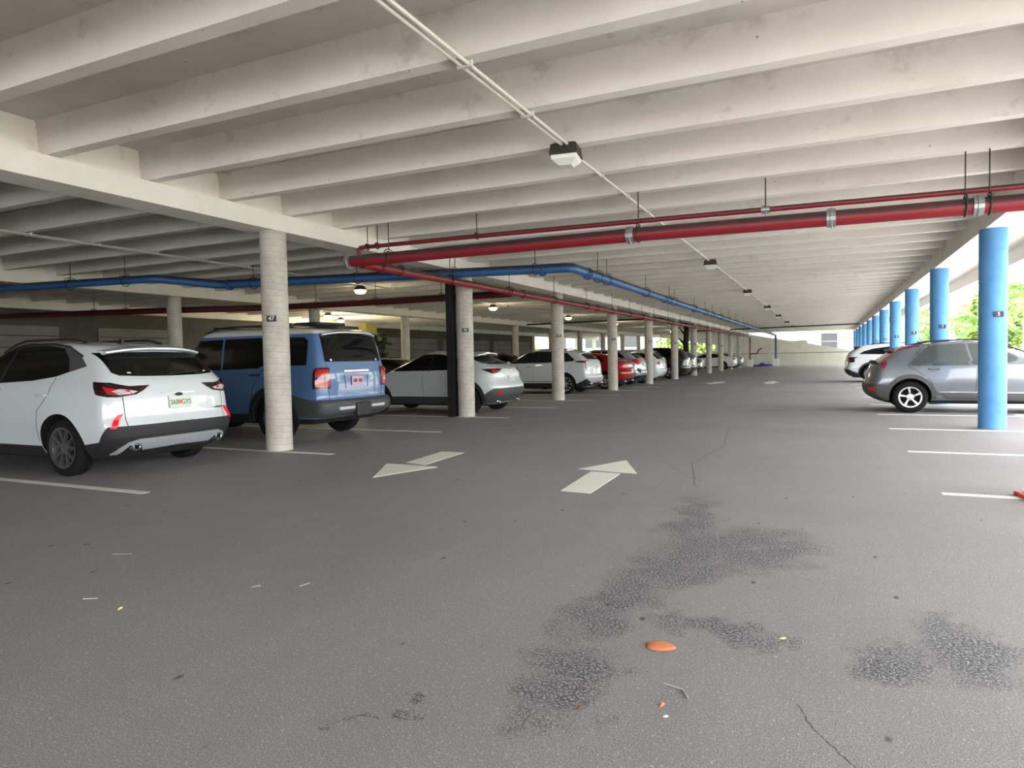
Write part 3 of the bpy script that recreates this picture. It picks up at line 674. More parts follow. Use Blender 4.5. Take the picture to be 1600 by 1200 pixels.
def plate(b, e, z, m_='plate_white', txt=None, pitch=.08, orange=False):
    x = b.R(z)-b.xmid-.015
    bm = bevelbox(-.006, .006, -.155, .155, -.078, .078, .004)
    p = rear_obj('licence_plate', bm, m_, e, x, 0, z, pitch)
    if txt:
        # seen from behind (-x side): text runs along -y
        rot = (PI/2, 0, -PI/2)
        textmesh(txt[0], .085, 'plate_green', p, (-.0085, .085, -.005), rot, 'plate_lettering')
        textmesh(txt[1], .085, 'plate_green', p, (-.0085, -.085, -.005), rot, 'plate_lettering')
        bm = bmesh.new(); r_ = lathe(bm, [(.026, -.001), (.026, .001)], 16, 'x'); bm.faces.new(r_[0]); bm.faces.new(r_[-1][::-1]); q = mk('plate_emblem', bm, 'plate_orange', p); q.location = (-.008, 0, 0)
    else:
        bm = bmesh.new()
        for y0, y1, z0, z1 in ((-.12, -.02, -.03, .03), (.02, .12, -.03, .03)): box(bm, -.001, .001, y0, y1, z0, z1)
        q = mk('plate_marking', bm, 'plate_green' if m_ == 'plate_pink' else 'galvanised', p); q.location = (-.0075, 0, 0)
    return p
def mirrors(b, e, m_, x, z):
    for sg in (1, -1):
        bm = bmesh.new(); bmesh.ops.create_icosphere(bm, subdivisions=2, radius=1)
        for v in bm.verts: v.co = Vector((v.co.x*.07*(1 if v.co.x > 0 else .5), v.co.y*.12, v.co.z*.085))
        box(bm, -.03, .03, -sg*.16-.05, -sg*.16+.05, -.05, -.02)
        o = mk('door_mirror', bm, m_, e, True); o.location = (x-b.xmid, sg*(b.W(z)+.12), z)
def handles(b, e, m_, xs, z):
    for sg in (1, -1):
        for x in xs:
            bm = bmesh.new(); tube(bm, [(-.11, 0, 0), (-.09, sg*.03, 0), (.09, sg*.03, 0), (.11, 0, 0)], .014, 8)
            p = b.P(b.U('s', x, z, sg), z)
            o = mk('door_handle', bm, m_, e, True); o.location = (x-b.xmid, p.y, z)
def rails(b, e, m_, x0, x1, y, dz=.035):
    for sg in (1, -1):
        pts = []
        for i in range(9):
            t = i/8; x = x0+(x1-x0)*t
            # find roof height at (x, y)
            lo, hi = b.sp['rear'][-1][0]-.45, b.sp['rear'][-1][0]
            z = lo
            for k_ in range(60):
                zz = lo+(hi-lo)*k_/59
                if b.R(zz) <= x <= b.F(zz) and b.W(zz) >= y: z = zz
            pts.append((x-b.xmid, sg*y, z + (dz if 0 < i < 8 else -.005)))
        bm = bmesh.new(); tube(bm, pts, .016, 8); mk('roof_rail', bm, m_, e, True)
def fin(b, e, x, m_):
    z = b.sp['rear'][-1][0]
    bm = bmesh.new()
    pts = [(-.07, 0), (.09, 0), (-.04, .075), (-.075, .07)]
    A = [bm.verts.new((p[0], -.018, p[1]-.02)) for p in pts]; B = [bm.verts.new((p[0], .018, p[1]-.02)) for p in pts]
    for i in range(4): bm.faces.new((A[i], A[(i+1) % 4], B[(i+1) % 4], B[i]))
    bm.faces.new(A); bm.faces.new(B[::-1]); bmesh.ops.recalc_face_normals(bm, faces=bm.faces)
    zz = max(z_ for z_ in [z-.12+.12*i/30 for i in range(31)] if b.R(z_) <= x)
    o = mk('antenna', bm, m_, e); o.location = (x-b.xmid, 0, zz)
def exhaust(b, e, ys, z, r=.04, m_='chrome'):
    for y in ys:
        bm = bmesh.new(); lathe(bm, [(r*.8, .06), (r*.8, -.055), (r, -.06), (r+.006, -.05), (r+.006, .1)], 18, 'x'); r_ = lathe(bm, [(r*.8, -.01), (.001, -.01)], 18, 'x', mi=1)
        o = mk('exhaust_tip', bm, [m_, 'dark_underbody'], e, True); o.location = (b.P(b.U('r', y, z), z).x-b.xmid-.015, y, z)
def spoiler(b, e, m_, z, x0, hw, depth=.22, th=.045, lamp=True):
    bm = bmesh.new(); nseg = 14
    rows = []
    for i in range(nseg+1):
        y = -hw + 2*hw*i/nseg; q = abs(y)/hw; dx = .10*q**3; dzz = -.05*q**2.5
        rows.append([bm.verts.new((x0+dx+a, y, z+dzz+c_)) for a, c_ in ((0, 0), (depth, .035), (depth, .035-th*1.6), (.03, -th*.8), (0, -th*.45))])
    for A, B in zip(rows, rows[1:]):
        for k_ in range(5): bm.faces.new((A[k_], A[(k_+1) % 5], B[(k_+1) % 5], B[k_]))
    bm.faces.new(rows[0]); bm.faces.new(rows[-1][::-1]); bmesh.ops.recalc_face_normals(bm, faces=bm.faces)
    o = mk('roof_spoiler', bm, m_, e, True, angle=30); o.location = (-b.xmid, 0, 0)
    if lamp:
        q = mk('brake_light', boxm(-.004, .01, -.16, .16, -.012, .004), 'lamp_clear', o); q.location = (x0+.003, 0, z-.012)
def wiper(b, e, z, y0, y1):
    bm = bmesh.new(); x = b.R(z)-.03
    tube(bm, [(x, y0, z), (b.R(z+.03)-.03, y1, z+.03)], .008, 6); o = mk('rear_wiper', bm, 'black_plastic', e, True); o.location = (-b.xmid, 0, 0)
def both(b, name, m_, poly, e, **k):
    return [b.patch(name, m_, poly, e, **k), b.patch(name, m_, mirror(poly), e, **k)]
def arch(b, e, m_, wdt=.07, off=.014, a0=-.12, a1=PI+.12):
    for xw in b.xw:
        ri = b.r+.056; ro = ri+wdt; zc = b.r+.01; zmin = b.sp['rear'][0][0]+.02
        pts = [('s', xw+ri*math.cos(a0+(a1-a0)*i/18), max(zmin, zc+ri*math.sin(a0+(a1-a0)*i/18))) for i in range(19)]
        pts += [('s', xw+ro*math.cos(a1-(a1-a0)*i/18), max(zmin, zc+ro*math.sin(a1-(a1-a0)*i/18))) for i in range(19)]
        pts = [p+(1,) for p in pts]
        both(b, 'arch_trim', m_, pts, e, off=off, skirt=.02)
def S(*p): return [('s', x, z, 1) for x, z in p]
def Rr(*p): return [('r', y, z) for y, z in p]
def car(x_rear, y, facing, label, sp, group=None):
    """x_rear: world x of the tail; facing -1: nose towards -x"""
    b = Body(sp); b.xmid = (sp['axles'][0]+sp['axles'][1])/2
    e = empty('car', (x_rear + facing*b.xmid, y, 0), PI if facing < 0 else 0, label=label, cat='car', group=group)
    b.build(sp['paint'], e, sp.get('roofm'), sp.get('zroof', 9))
    if sp.get('glass_side'):
        both(b, 'side_window', sp.get('gm', 'tinted_glass'), S(*sp['glass_side']), e, off=.006)
    if sp.get('trim_side'):
        for ln in sp['trim_side']: both(b, 'window_trim', ln[0], strip(S(*ln[2]), ln[1]), e, off=.011)
    for x0, z0, x1, z1 in sp.get('pillars', []):
        both(b, 'pillar', sp.get('pillm', 'black_plastic'), strip(S((x0, z0), (x1, z1)), .045), e, off=.009)
    if sp.get('glass_rear'):
        b.patch('rear_window', sp.get('rgm', 'tinted_glass'), wrap(Rr(*sp['glass_rear'])) if sp['glass_rear'][0][1] is not None else None, e, off=.006)
    for ln in sp.get('gaps', []):
        both(b, 'panel_gap', 'gap_black', strip(S(*ln), .008), e, off=.0015, skirt=.001)
    for ln in sp.get('rgaps', []):
        both(b, 'panel_gap', 'gap_black', strip(Rr(*ln), .008), e, off=.0015, skirt=.001)
    if sp.get('windscreen'):
        b.patch('windscreen', 'tinted_glass', [('F', y_, z_) for y_, z_ in sp['windscreen']] + [('F', -y_, z_) for y_, z_ in reversed(sp['windscreen'])], e, off=.006)
    wheels(b, e, sp['rim'], sp['style'])
    return b, e
def base(L, H, W, ov, wb, r, kind='suv', zb=1.02, **k):
    """proportions for a family of bodies; x from the tail"""
    g = .20
    if kind == 'suv':
        rear = [(g, .32), (.36, .09), (.50, .01), (.62, 0), (.70, .035), (.9, .05), (zb+.08, .10), (zb+.14, .15), (H-.17, .46), (H-.10, .60), (H-.045, 1.0), (H-.012, 1.55), (H, L*.47)]
    elif kind == 'boxy':
        rear = [(g+.1, .30), (.42, .12), (.50, .02), (.64, .0), (.70, .09), (.74, .10), (1.0, .10), (1.30, .13), (H-.16, .25), (H-.09, .29), (H-.05, .42), (H-.015, .9), (H, L*.42)]
    elif kind == 'sedan':
        rear = [(g, .32), (.34, .08), (.5, 0), (.7, 0), (.95, .05), (1.02, .09), (1.06, .25), (1.09, .62), (1.15, .82), (H-.10, 1.45), (H-.035, 1.8), (H-.01, 2.1), (H, L*.49)]
    elif kind == 'fast':
        rear = [(g, .34), (.36, .12), (.5, .02), (.65, 0), (.85, .10), (1.0, .12), (1.09, .15), (1.16, .30), (H-.14, .95), (H-.07, 1.2), (H-.02, 1.6), (H, L*.47)]
    hz = min(.99, zb) if kind != 'boxy' else 1.14
    front = [(g, L-.28), (.35, L-.05), (.55, L), (hz-.22, L-.04), (hz-.12, L-.14), (hz, L-.55), (hz+.07, L-1.12), (hz+.12, L-1.22), (H-.2, L-1.75), (H-.08, L-2.05), (H-.03, L-2.25), (H-.008, L-2.4), (H, L*.47+.15)]
    if kind == 'boxy': front = [(g, L-.28), (.35, L-.05), (.55, L), (.95, L-.03), (1.07, L-.12), (1.14, L-.6), (1.2, L-1.35), (1.24, L-1.45), (H-.15, L-1.85), (H-.06, L-2.0), (H-.02, L-2.2), (H, L*.42+.2)]
    w_ = W/2
    if kind == 'boxy': width = [(g, w_-.14), (.42, w_-.04), (.7, w_-.012), (.95, w_), (1.15, w_-.015), (1.24, w_-.05), (H-.2, w_-.14), (H-.1, w_-.17), (H-.05, w_-.21), (H-.015, w_-.32), (H, w_-.42)]
    elif kind == 'sedan': width = [(g, w_-.13), (.36, w_-.04), (.65, w_), (.85, w_-.015), (.98, w_-.05), (1.04, w_-.09), (H-.15, w_-.27), (H-.07, w_-.33), (H-.02, w_-.46), (H, w_-.6)]
    else: width = [(g, w_-.13), (.38, w_-.04), (.66, w_), (.9, w_-.012), (zb+.02, w_-.035), (zb+.10, w_-.07), (H-.20, w_-.22), (H-.10, w_-.27), (H-.045, w_-.34), (H-.012, w_-.48), (H, w_-.62)]
    d = dict(rear=rear, front=front, width=width, wheel_r=r, axles=(ov, ov+wb), rim=r*.66, style=('rim_silver', 5, 1), L=L, H=H)
    d.update(k); return d
def simple_lower(b, e, z=.40, m_='black_plastic', zr=.60):
    x0 = b.xw[0]-b.r-.05
    b.patch('rear_bumper', m_, wrap([('r', 0, zr), ('r', .6, zr), ('s', .14, zr, 1), ('s', .3, zr-.08, 1), ('s', x0, zr-.2, 1), ('s', x0, .24, 1), ('s', .3, .26, 1), ('r', .6, .28), ('r', 0, .28)]), e, off=.012)
    both(b, 'sill_trim', m_, S((b.xw[0]+b.r+.06, .24), (b.xw[1]-b.r-.06, .24), (b.xw[1]-b.r-.06, z), (b.xw[0]+b.r+.06, z)), e, off=.01)
def seams(z0=.42, zb=1.1, xs=()):
    return [[(x, z0), (x+.02, zb)] for x in xs]

# 1 -- white crossover, nearest
sp = base(4.60, 1.675, 1.88, .98, 2.71, .352, 'suv', 1.05, paint='white_car_paint', style=('rim_dark', 5, 2), rim=.245, flare=.035,
          glass_side=[(.70, 1.33), (.84, 1.44), (1.12, 1.555), (1.55, 1.605), (2.1, 1.61), (2.6, 1.58), (3.1, 1.42), (3.42, 1.20), (3.45, 1.10), (2.5, 1.13), (1.6, 1.165), (1.15, 1.215)],
          pillars=[(2.28, 1.14, 2.16, 1.60)],
          glass_rear=[(0, 1.195), (.4, 1.20), (.66, 1.215), (.71, 1.25), (.69, 1.49), (0, 1.50)],
          gaps=[[(1.42, .42), (1.40, .8), (1.2, 1.0), (1.14, 1.2)], [(2.30, .42), (2.30, 1.13)], [(3.2, .42), (3.3, 1.1)]],
          rgaps=[[(.70, .62), (.71, .95), (.69, 1.08)]], windscreen=[(.70, 1.12), (.56, 1.55)])
b, e = car(-7.42, 6.03, -1, 'white crossover SUV in the nearest left bay, with dark spoked wheels and tinted glass', sp)
both(b, 'quarter_trim', 'grey_plastic', S((.66, 1.335), (.82, 1.45), (1.06, 1.55), (1.22, 1.575), (1.02, 1.42), (.93, 1.27), (.86, 1.285)), e, off=.010)
both(b, 'window_trim', 'black_plastic', strip(S((.80, 1.455), (1.12, 1.575), (1.55, 1.622), (2.1, 1.627), (2.6, 1.597), (3.1, 1.44)), .02), e, off=.009)
o1, o2 = both(b, 'tail_light', 'lamp_dark', [('r', .38, 1.09), ('r', .62, 1.085), ('s', .22, 1.13, 1), ('s', .42, 1.145, 1), ('s', .33, 1.0, 1), ('s', .2, .965, 1), ('r', .75, .96), ('r', .56, .985), ('r', .47, 1.03)], e, off=.012)
for s_, o in ((1, o1), (-1, o2)):
    p = [('r', .54, 1.02), ('r', .72, 1.055), ('r', .80, 1.03), ('r', .74, .985), ('r', .60, .995)]
    q = b.patch('light_strip', 'lamp_clear', p if s_ > 0 else mirror(p), o, off=.018); q.location = (0, 0, 0)
    p = [('s', .12, 1.04, 1), ('s', .26, 1.085, 1), ('s', .2, 1.0, 1), ('s', .1, .985, 1)]
    q = b.patch('light_strip', 'lamp_red', p if s_ > 0 else mirror(p), o, off=.018); q.location = (0, 0, 0)
b.patch('rear_bumper', 'black_plastic', wrap([('r', 0, .625), ('r', .78, .62), ('s', .16, .62, 1), ('s', .30, .44, 1), ('s', .575, .40, 1), ('s', .56, .24, 1), ('s', .2, .25, 1), ('r', .6, .25), ('r', 0, .25)]), e, off=.014)
b.patch('skid_plate', 'skid_silver', wrap([('r', 0, .462), ('r', .56, .462), ('r', .68, .43), ('r', .75, .36), ('r', .78, .30), ('r', .72, .30), ('r', .66, .40), ('r', .54, .40), ('r', .48, .33), ('r', 0, .345)]), e, off=.03)
both(b, 'reflector', 'reflector_red', [('u', .52, .765, 1), ('u', .60, .755, 1), ('u', .76, .60, 1), ('u', .66, .60, 1)], e, off=.018)
exhaust(b, e, (.60, -.60), .365, .042); plate(b, e, .865, 'plate_white', ('26B', 'GYS'))
bm = bevelbox(-.01, .01, -.24, .24, -.012, .012, .004); rear_obj('tailgate_handle', bm, 'white_car_paint', e, b.R(.985)-b.xmid-.004, 0, .985)
bm = bmesh.new(); bmesh.ops.create_icosphere(bm, subdivisions=2, radius=1)
for v in bm.verts: v.co = Vector((v.co.x*.012, v.co.y*.06, v.co.z*.024))
rear_obj('oval_badge', bm, 'badge_blue', e, b.R(.965)-b.xmid-.006, 0, .962, 0, True)
bm = boxm(-.003, .003, -.045, .045, -.012, .012); rear_obj('small_badge', bm, 'grey_plastic', e, b.R(.76)-b.xmid-.004, -.60, .76)
spoiler(b, e, 'white_car_paint', 1.555, .36, .66, .30); wiper(b, e, 1.22, .05, -.38)
rails(b, e, 'black_plastic', 1.0, 3.0, .52); fin(b, e, 1.15, 'black_plastic'); handles(b, e, 'white_car_paint', (1.32, 2.45), .99); mirrors(b, e, 'white_car_paint', 3.35, 1.12)
both(b, 'sill_trim', 'black_plastic', S((1.40, .23), (3.28, .23), (3.28, .36), (1.40, .36)), e, off=.012)
both(b, 'headlight', 'lamp_clear', [('f', .62, .84), ('f', .80, .84), ('s', 4.35, .87, 1), ('s', 4.2, .9, 1), ('f', .6, .76)], e, off=.01)
both(b, 'glass_label', 'sign_white', Rr((.52, 1.235), (.56, 1.235), (.56, 1.25), (.52, 1.25)), e, off=.008)

# 2 -- blue boxy SUV
sp = base(4.92, 1.945, 1.98, 1.12, 2.85, .385, 'boxy', 1.3, paint='blue_car_paint', roofm='roof_white_paint', zroof=1.80, zlow=.43, style=('rim_dark', 6, 1), rim=.235, flare=.03, n=4.2, cr=[(0, .2), (2, .16)],
          glass_side=[(.42, 1.28), (.42, 1.68), (.50, 1.745), (1.30, 1.76), (2.2, 1.76), (3.0, 1.74), (3.12, 1.64), (3.42, 1.26), (2.4, 1.22), (1.45, 1.24), (1.38, 1.28)],
          pillm='blue_car_paint', pillars=[(1.25, 1.26, 1.25, 1.77), (2.30, 1.22, 2.30, 1.77)],
          glass_rear=[(0, 1.33), (.74, 1.33), (.76, 1.36), (.73, 1.78), (.70, 1.81), (0, 1.815)], gaps=[[(1.6, .5), (1.55, .9), (1.3, 1.25)], [(2.35, .5), (2.35, 1.22)]],
          rgaps=[[(.71, .70), (.74, 1.0), (.73, 1.32)]], windscreen=[(.72, 1.27), (.66, 1.7)])
b, e = car(-7.36, 9.62, -1, 'blue boxy SUV with a white roof, square red tail lights and a pink licence plate', sp)
o1, o2 = both(b, 'tail_light', 'lamp_dark', [('r', .70, 1.235), ('r', .86, 1.235), ('s', .22, 1.22, 1), ('s', .24, 1.17, 1), ('s', .24, .89, 1), ('r', .70, .89)], e, off=.02)
for s_, o in ((1, o1), (-1, o2)):
    for z0, z1 in ((1.08, 1.20), (.915, 1.03)):
        p = [('r', .72, z1), ('s', .20, z1, 1), ('s', .20, z0, 1), ('r', .72, z0)]
        q = b.patch('light_panel', 'lamp_red', p if s_ > 0 else mirror(p), o, off=.027); q.location = (0, 0, 0)
b.patch('rear_bumper', 'grey_plastic', wrap([('r', 0, .68), ('r', .8, .68), ('s', .2, .69, 1), ('s', .42, .72, 1), ('s', .70, .80, 1), ('s', .67, .42, 1), ('s', .2, .42, 1), ('r', .75, .42), ('r', 0, .42)]), e, off=.02)
both(b, 'bumper_insert', 'lamp_clear', Rr((.24, .58), (.62, .58), (.62, .535), (.24, .535)), e, off=.045, skirt=.03)  # chrome inserts; pale lamp colour stands in for their bright reflection
bm = bevelbox(-.03, .05, -.19, .19, -.14, .10, .02); rear_obj('hitch_cover', bm, 'black_plastic', e, b.R(.55)-b.xmid-.03, 0, .53)
plate(b, e, 1.0, 'plate_pink', None, 0)
bm = bevelbox(-.02, .02, -.33, .33, -.025, .025, .01); rear_obj('tailgate_bar', bm, 'chrome', e, b.R(1.17)-b.xmid-.01, 0, 1.17)
b.patch('plate_recess', 'blue_car_paint', strip(Rr((-.32, 1.10), (-.30, .88), (.30, .88), (.32, 1.10)), .02), e, off=.01)
spoiler(b, e, 'roof_white_paint', 1.845, .12, .70, .28, .035)
arch(b, e, 'black_plastic', .09, .03); rails(b, e, 'black_plastic', .9, 3.3, .62, .045)
for x in (1.0, 1.9, 2.8): mk('roof_crossbar', bevelbox(-.04, .04, -.62, .62, 0, .03, .01), 'black_plastic', e).location = (x-b.xmid, 0, 1.965)
bm = bevelbox(-.28, .22, -.45, .35, 0, .05, .02); mk('roof_tray', bm, 'black_plastic', e).location = (.95-b.xmid, 0, 1.98)
handles(b, e, 'black_plastic', (1.5, 2.55), 1.13); mirrors(b, e, 'black_plastic', 3.3, 1.28)
both(b, 'side_step', 'black_plastic', S((1.62, .33), (3.45, .33), (3.45, .46), (1.62, .46)), e, off=.05)
both(b, 'mud_flap', 'black_plastic', S((.62, .34), (.70, .34), (.70, .60), (.62, .60)), e, off=.03)
both(b, 'glass_label', 'sign_white', Rr((.60, 1.345), (.64, 1.345), (.64, 1.375), (.60, 1.375)), e, off=.008)

# 3 -- white hatch-like crossover beyond the second column
sp = base(4.40, 1.56, 1.80, .88, 2.655, .345, 'fast', 1.0, paint='pearl_car_paint', style=('rim_dark', 5, 1), rim=.235, flare=.03,
          glass_side=[(.90, 1.16), (1.15, 1.36), (1.7, 1.455), (2.3, 1.47), (2.9, 1.32), (3.25, 1.12), (3.3, 1.05), (2.2, 1.06), (1.3, 1.07)],
          glass_rear=[(0, 1.19), (.5, 1.19), (.66, 1.23), (.62, 1.38), (.50, 1.42), (0, 1.43)],
          pillars=[(1.95, 1.05, 1.9, 1.47)], gaps=[[(1.3, .5), (1.1, 1.1)], [(2.1, .42), (2.1, 1.06)]], windscreen=[(.68, 1.07), (.55, 1.45)])
b, e = car(-7.0, 15.22, -1, 'white hatchback crossover behind the second column and its black steel post', sp)
simple_lower(b, e, .42, 'grey_plastic', .62); arch(b, e, 'black_plastic', .09, .016)
o1, o2 = both(b, 'tail_light', 'lamp_dark', [('r', .40, 1.07), ('r', .62, 1.09), ('s', .14, 1.09, 1), ('s', .5, 1.08, 1), ('s', .28, 1.0, 1), ('r', .76, .97), ('r', .6, 1.0)], e, off=.012)
for s_, o in ((1, o1), (-1, o2)):
    p = [('r', .52, 1.055), ('r', .76, 1.065), ('r', .77, 1.01), ('r', .62, 1.02)]; q = b.patch('light_panel', 'lamp_red', p if s_ > 0 else mirror(p), o, off=.018); q.location = (0, 0, 0)
both(b, 'reflector', 'lamp_red', Rr((.58, .56), (.76, .56), (.76, .48), (.60, .49)), e, off=.018)
exhaust(b, e, (.55, -.55), .30, .045); plate(b, e, .83, 'plate_white'); spoiler(b, e, 'pearl_car_paint', 1.475, .62, .56, .30); fin(b, e, 1.4, 'pearl_car_paint')
mirrors(b, e, 'black_plastic', 3.15, 1.08); handles(b, e, 'pearl_car_paint', (1.45, 2.35), .93)
bm = bmesh.new(); lathe(bm, [(.045, -.004), (.05, 0), (.045, .004), (.038, 0), (.045, -.004)], 20, 'x'); rear_obj('round_badge', bm, 'chrome', e, b.R(1.04)-b.xmid-.006, 0, 1.04)

# 4 -- silver-white SUV with vertical lamps
sp = base(4.62, 1.63, 1.88, .98, 2.78, .36, 'suv', 1.08, paint='pearl_car_paint', style=('rim_silver', 5, 2), rim=.25,
          glass_side=[(.62, 1.22), (.95, 1.48), (1.5, 1.54), (2.1, 1.55), (2.7, 1.50), (3.2, 1.22), (3.25, 1.12), (1.4, 1.14), (.75, 1.17)], gm='side_glass',
          glass_rear=[(0, 1.235), (.60, 1.235), (.62, 1.28), (.56, 1.44), (0, 1.45)],
          pillars=[(2.05, 1.13, 2.0, 1.54), (1.15, 1.14, 1.2, 1.51)], gaps=[[(1.4, .5), (1.15, 1.1)], [(2.2, .42), (2.2, 1.13)]], windscreen=[(.70, 1.12), (.56, 1.5)])
b, e = car(-7.58, 23.85, -1, 'silver-white SUV with slanting red vertical tail lamps and chrome lower trim', sp)
simple_lower(b, e, .40, 'black_plastic', .56)
b.patch('skid_plate', 'skid_silver', wrap([('r', 0, .60), ('r', .84, .60), ('r', .86, .52), ('r', .62, .40), ('r', 0, .40)]), e, off=.022)
both(b, 'tail_light', 'lamp_red', [('r', .84, 1.17), ('s', .13, 1.19, 1), ('s', .23, 1.19, 1), ('s', .18, .84, 1), ('s', .10, .84, 1), ('r', .83, .9)], e, off=.014)
both(b, 'lamp_wing', 'black_plastic', S((.22, 1.19), (.62, 1.18), (.5, 1.13), (.22, 1.12)), e, off=.01)
exhaust(b, e, (.62, -.62), .37, .045); plate(b, e, .98, 'plate_white'); spoiler(b, e, 'pearl_car_paint', 1.50, .38, .64, .28); rails(b, e, 'chrome', 1.0, 2.9, .54)
handles(b, e, 'chrome', (1.35, 2.4), 1.0); mirrors(b, e, 'pearl_car_paint', 3.15, 1.13)
both(b, 'chrome_strip', 'chrome', strip(S((1.42, .46), (3.2, .46)), .025), e, off=.014)

# 5 -- red car
sp = base(4.5, 1.50, 1.84, .92, 2.64, .34, 'fast', 1.0, paint='red_car_paint', style=('rim_silver', 5, 2), rim=.23,
          glass_side=[(.95, 1.15), (1.2, 1.33), (1.8, 1.41), (2.3, 1.41), (2.9, 1.26), (3.2, 1.08), (2.0, 1.03), (1.2, 1.06)],
          glass_rear=[(0, 1.18), (.52, 1.18), (.62, 1.22), (.55, 1.36), (0, 1.38)], windscreen=[(.68, 1.05), (.55, 1.4)], gaps=[[(2.1, .42), (2.1, 1.03)]])
b, e = car(-7.22, 27.3, -1, 'red hatchback partly behind the fourth concrete column', sp)
simple_lower(b, e, .34, 'black_plastic', .42); both(b, 'tail_light', 'lamp_red', [('r', .45, .99), ('r', .7, 1.0), ('s', .3, 1.0, 1), ('s', .2, .92, 1), ('r', .5, .94)], e, off=.012)
plate(b, e, .72, 'plate_white'); exhaust(b, e, (.55, -.55), .32, .04); fin(b, e, 1.4, 'red_car_paint')
# 6 -- silver crossover with large red lamps
sp = base(4.66, 1.64, 1.86, .98, 2.69, .36, 'suv', 1.06, paint='silver_car_paint', style=('rim_dark', 5, 2), rim=.24,
          glass_side=[(.7, 1.25), (1.0, 1.48), (1.6, 1.55), (2.3, 1.55), (2.9, 1.42), (3.25, 1.16), (1.4, 1.16)], glass_rear=[(0, 1.22), (.62, 1.22), (.6, 1.46), (0, 1.47)], windscreen=[(.70, 1.10), (.56, 1.52)])
b, e = car(-7.42, 30.2, -1, 'silver crossover with large winged red tail lamps behind the red car', sp)
simple_lower(b, e, .36, 'black_plastic', .46); both(b, 'tail_light', 'lamp_red', [('r', .30, 1.06), ('r', .6, 1.10), ('s', .2, 1.18, 1), ('s', .42, 1.16, 1), ('s', .15, .95, 1), ('r', .78, .90), ('r', .6, 1.0)], e, off=.014)
both(b, 'bumper_vent', 'black_plastic', Rr((.55, .72), (.82, .80), (.80, .62), (.62, .56)), e, off=.014); plate(b, e, .92, 'plate_white'); spoiler(b, e, 'silver_car_paint', 1.51, .4, .62, .28)
# 7 -- white hatchback with orange-red lamps
sp = base(4.3, 1.60, 1.82, .9, 2.6, .335, 'suv', 1.0, paint='white_car_paint', rim=.22,
          glass_side=[(.6, 1.2), (.85, 1.44), (1.5, 1.5), (2.2, 1.51), (2.8, 1.38), (3.1, 1.12), (1.4, 1.12)], glass_rear=[(0, 1.16), (.62, 1.16), (.6, 1.42), (0, 1.43)], windscreen=[(.70, 1.08), (.56, 1.48)])
b, e = car(-7.16, 33.1, -1, 'white hatchback with a round orange-red tail lamp beside the fifth concrete column', sp)
both(b, 'tail_light', 'lamp_red', [('r', .62, 1.06), ('r', .80, 1.06), ('s', .12, 1.04, 1), ('s', .22, .96, 1), ('s', .12, .86, 1), ('r', .80, .84), ('r', .62, .90)], e, off=.014)
simple_lower(b, e, .34, 'black_plastic', .34); plate(b, e, .86, 'plate_white')
# 8 -- second white SUV behind
sp = base(4.6, 1.68, 1.88, .98, 2.7, .35, 'suv', 1.08, paint='white_car_paint', rim=.23, style=('rim_dark', 5, 2),
          glass_side=[(.6, 1.25), (.9, 1.5), (1.6, 1.58), (2.4, 1.58), (3.0, 1.42), (3.3, 1.16), (1.4, 1.18)], glass_rear=[(0, 1.22), (.64, 1.22), (.6, 1.5), (0, 1.51)], windscreen=[(.70, 1.12), (.56, 1.56)])
b, e = car(-7.75, 36.05, -1, 'white SUV with a dark rear window just beyond the white hatchback', sp)
both(b, 'tail_light', 'lamp_dark', [('r', .5, 1.06), ('r', .8, 1.06), ('s', .2, 1.04, 1), ('s', .12, .92, 1), ('r', .5, .95)], e, off=.014); simple_lower(b, e, .36, 'black_plastic', .5); plate(b, e, .84, 'plate_white')
# 9-11 dark SUVs
for (yy, xr_, H_, pm, lab) in ((39.3, -7.05, 1.78, 'black_car_paint', 'black tall SUV with chrome bumper trim between the fifth and sixth concrete columns'), (42.3, -7.2, 1.62, 'dark_car_paint', 'dark charcoal SUV catching highlights beyond the black tall SUV'), (45.6, -7.35, 1.48, 'dark_car_paint', 'dark charcoal sedan, the last of the dark cars before the gap')):
    sp = base(4.8, H_, 1.92, 1.0, 2.85, .37, 'suv' if H_ > 1.5 else 'sedan', 1.12 if H_ > 1.5 else 1.0, paint=pm, rim=.24,
              glass_side=[(.7, 1.3), (.95, H_-.2), (1.6, H_-.13), (2.5, H_-.13), (3.0, H_-.24), (3.3, 1.24), (1.4, 1.22)] if H_ > 1.5 else [(1.0, 1.1), (1.5, H_-.12), (2.4, H_-.10), (3.3, 1.08)],
              glass_rear=[(0, 1.28), (.62, 1.28), (.58, H_-.2), (0, H_-.19)] if H_ > 1.5 else [(0, 1.18), (.56, 1.18), (.5, H_-.12), (0, H_-.12)], windscreen=[(.7, 1.16), (.56, H_-.14)])
    b, e = car(xr_, yy, -1, lab, sp)
    both(b, 'tail_light', 'lamp_dark', [('r', .55, 1.04), ('r', .8, 1.04), ('s', .2, 1.0, 1), ('s', .15, .9, 1), ('r', .55, .92)], e, off=.014); plate(b, e, .84, 'plate_white')
    b.patch('bumper_trim', 'chrome', strip(Rr((-.7, .66), (0, .66), (.7, .66)), .05), e, off=.014)
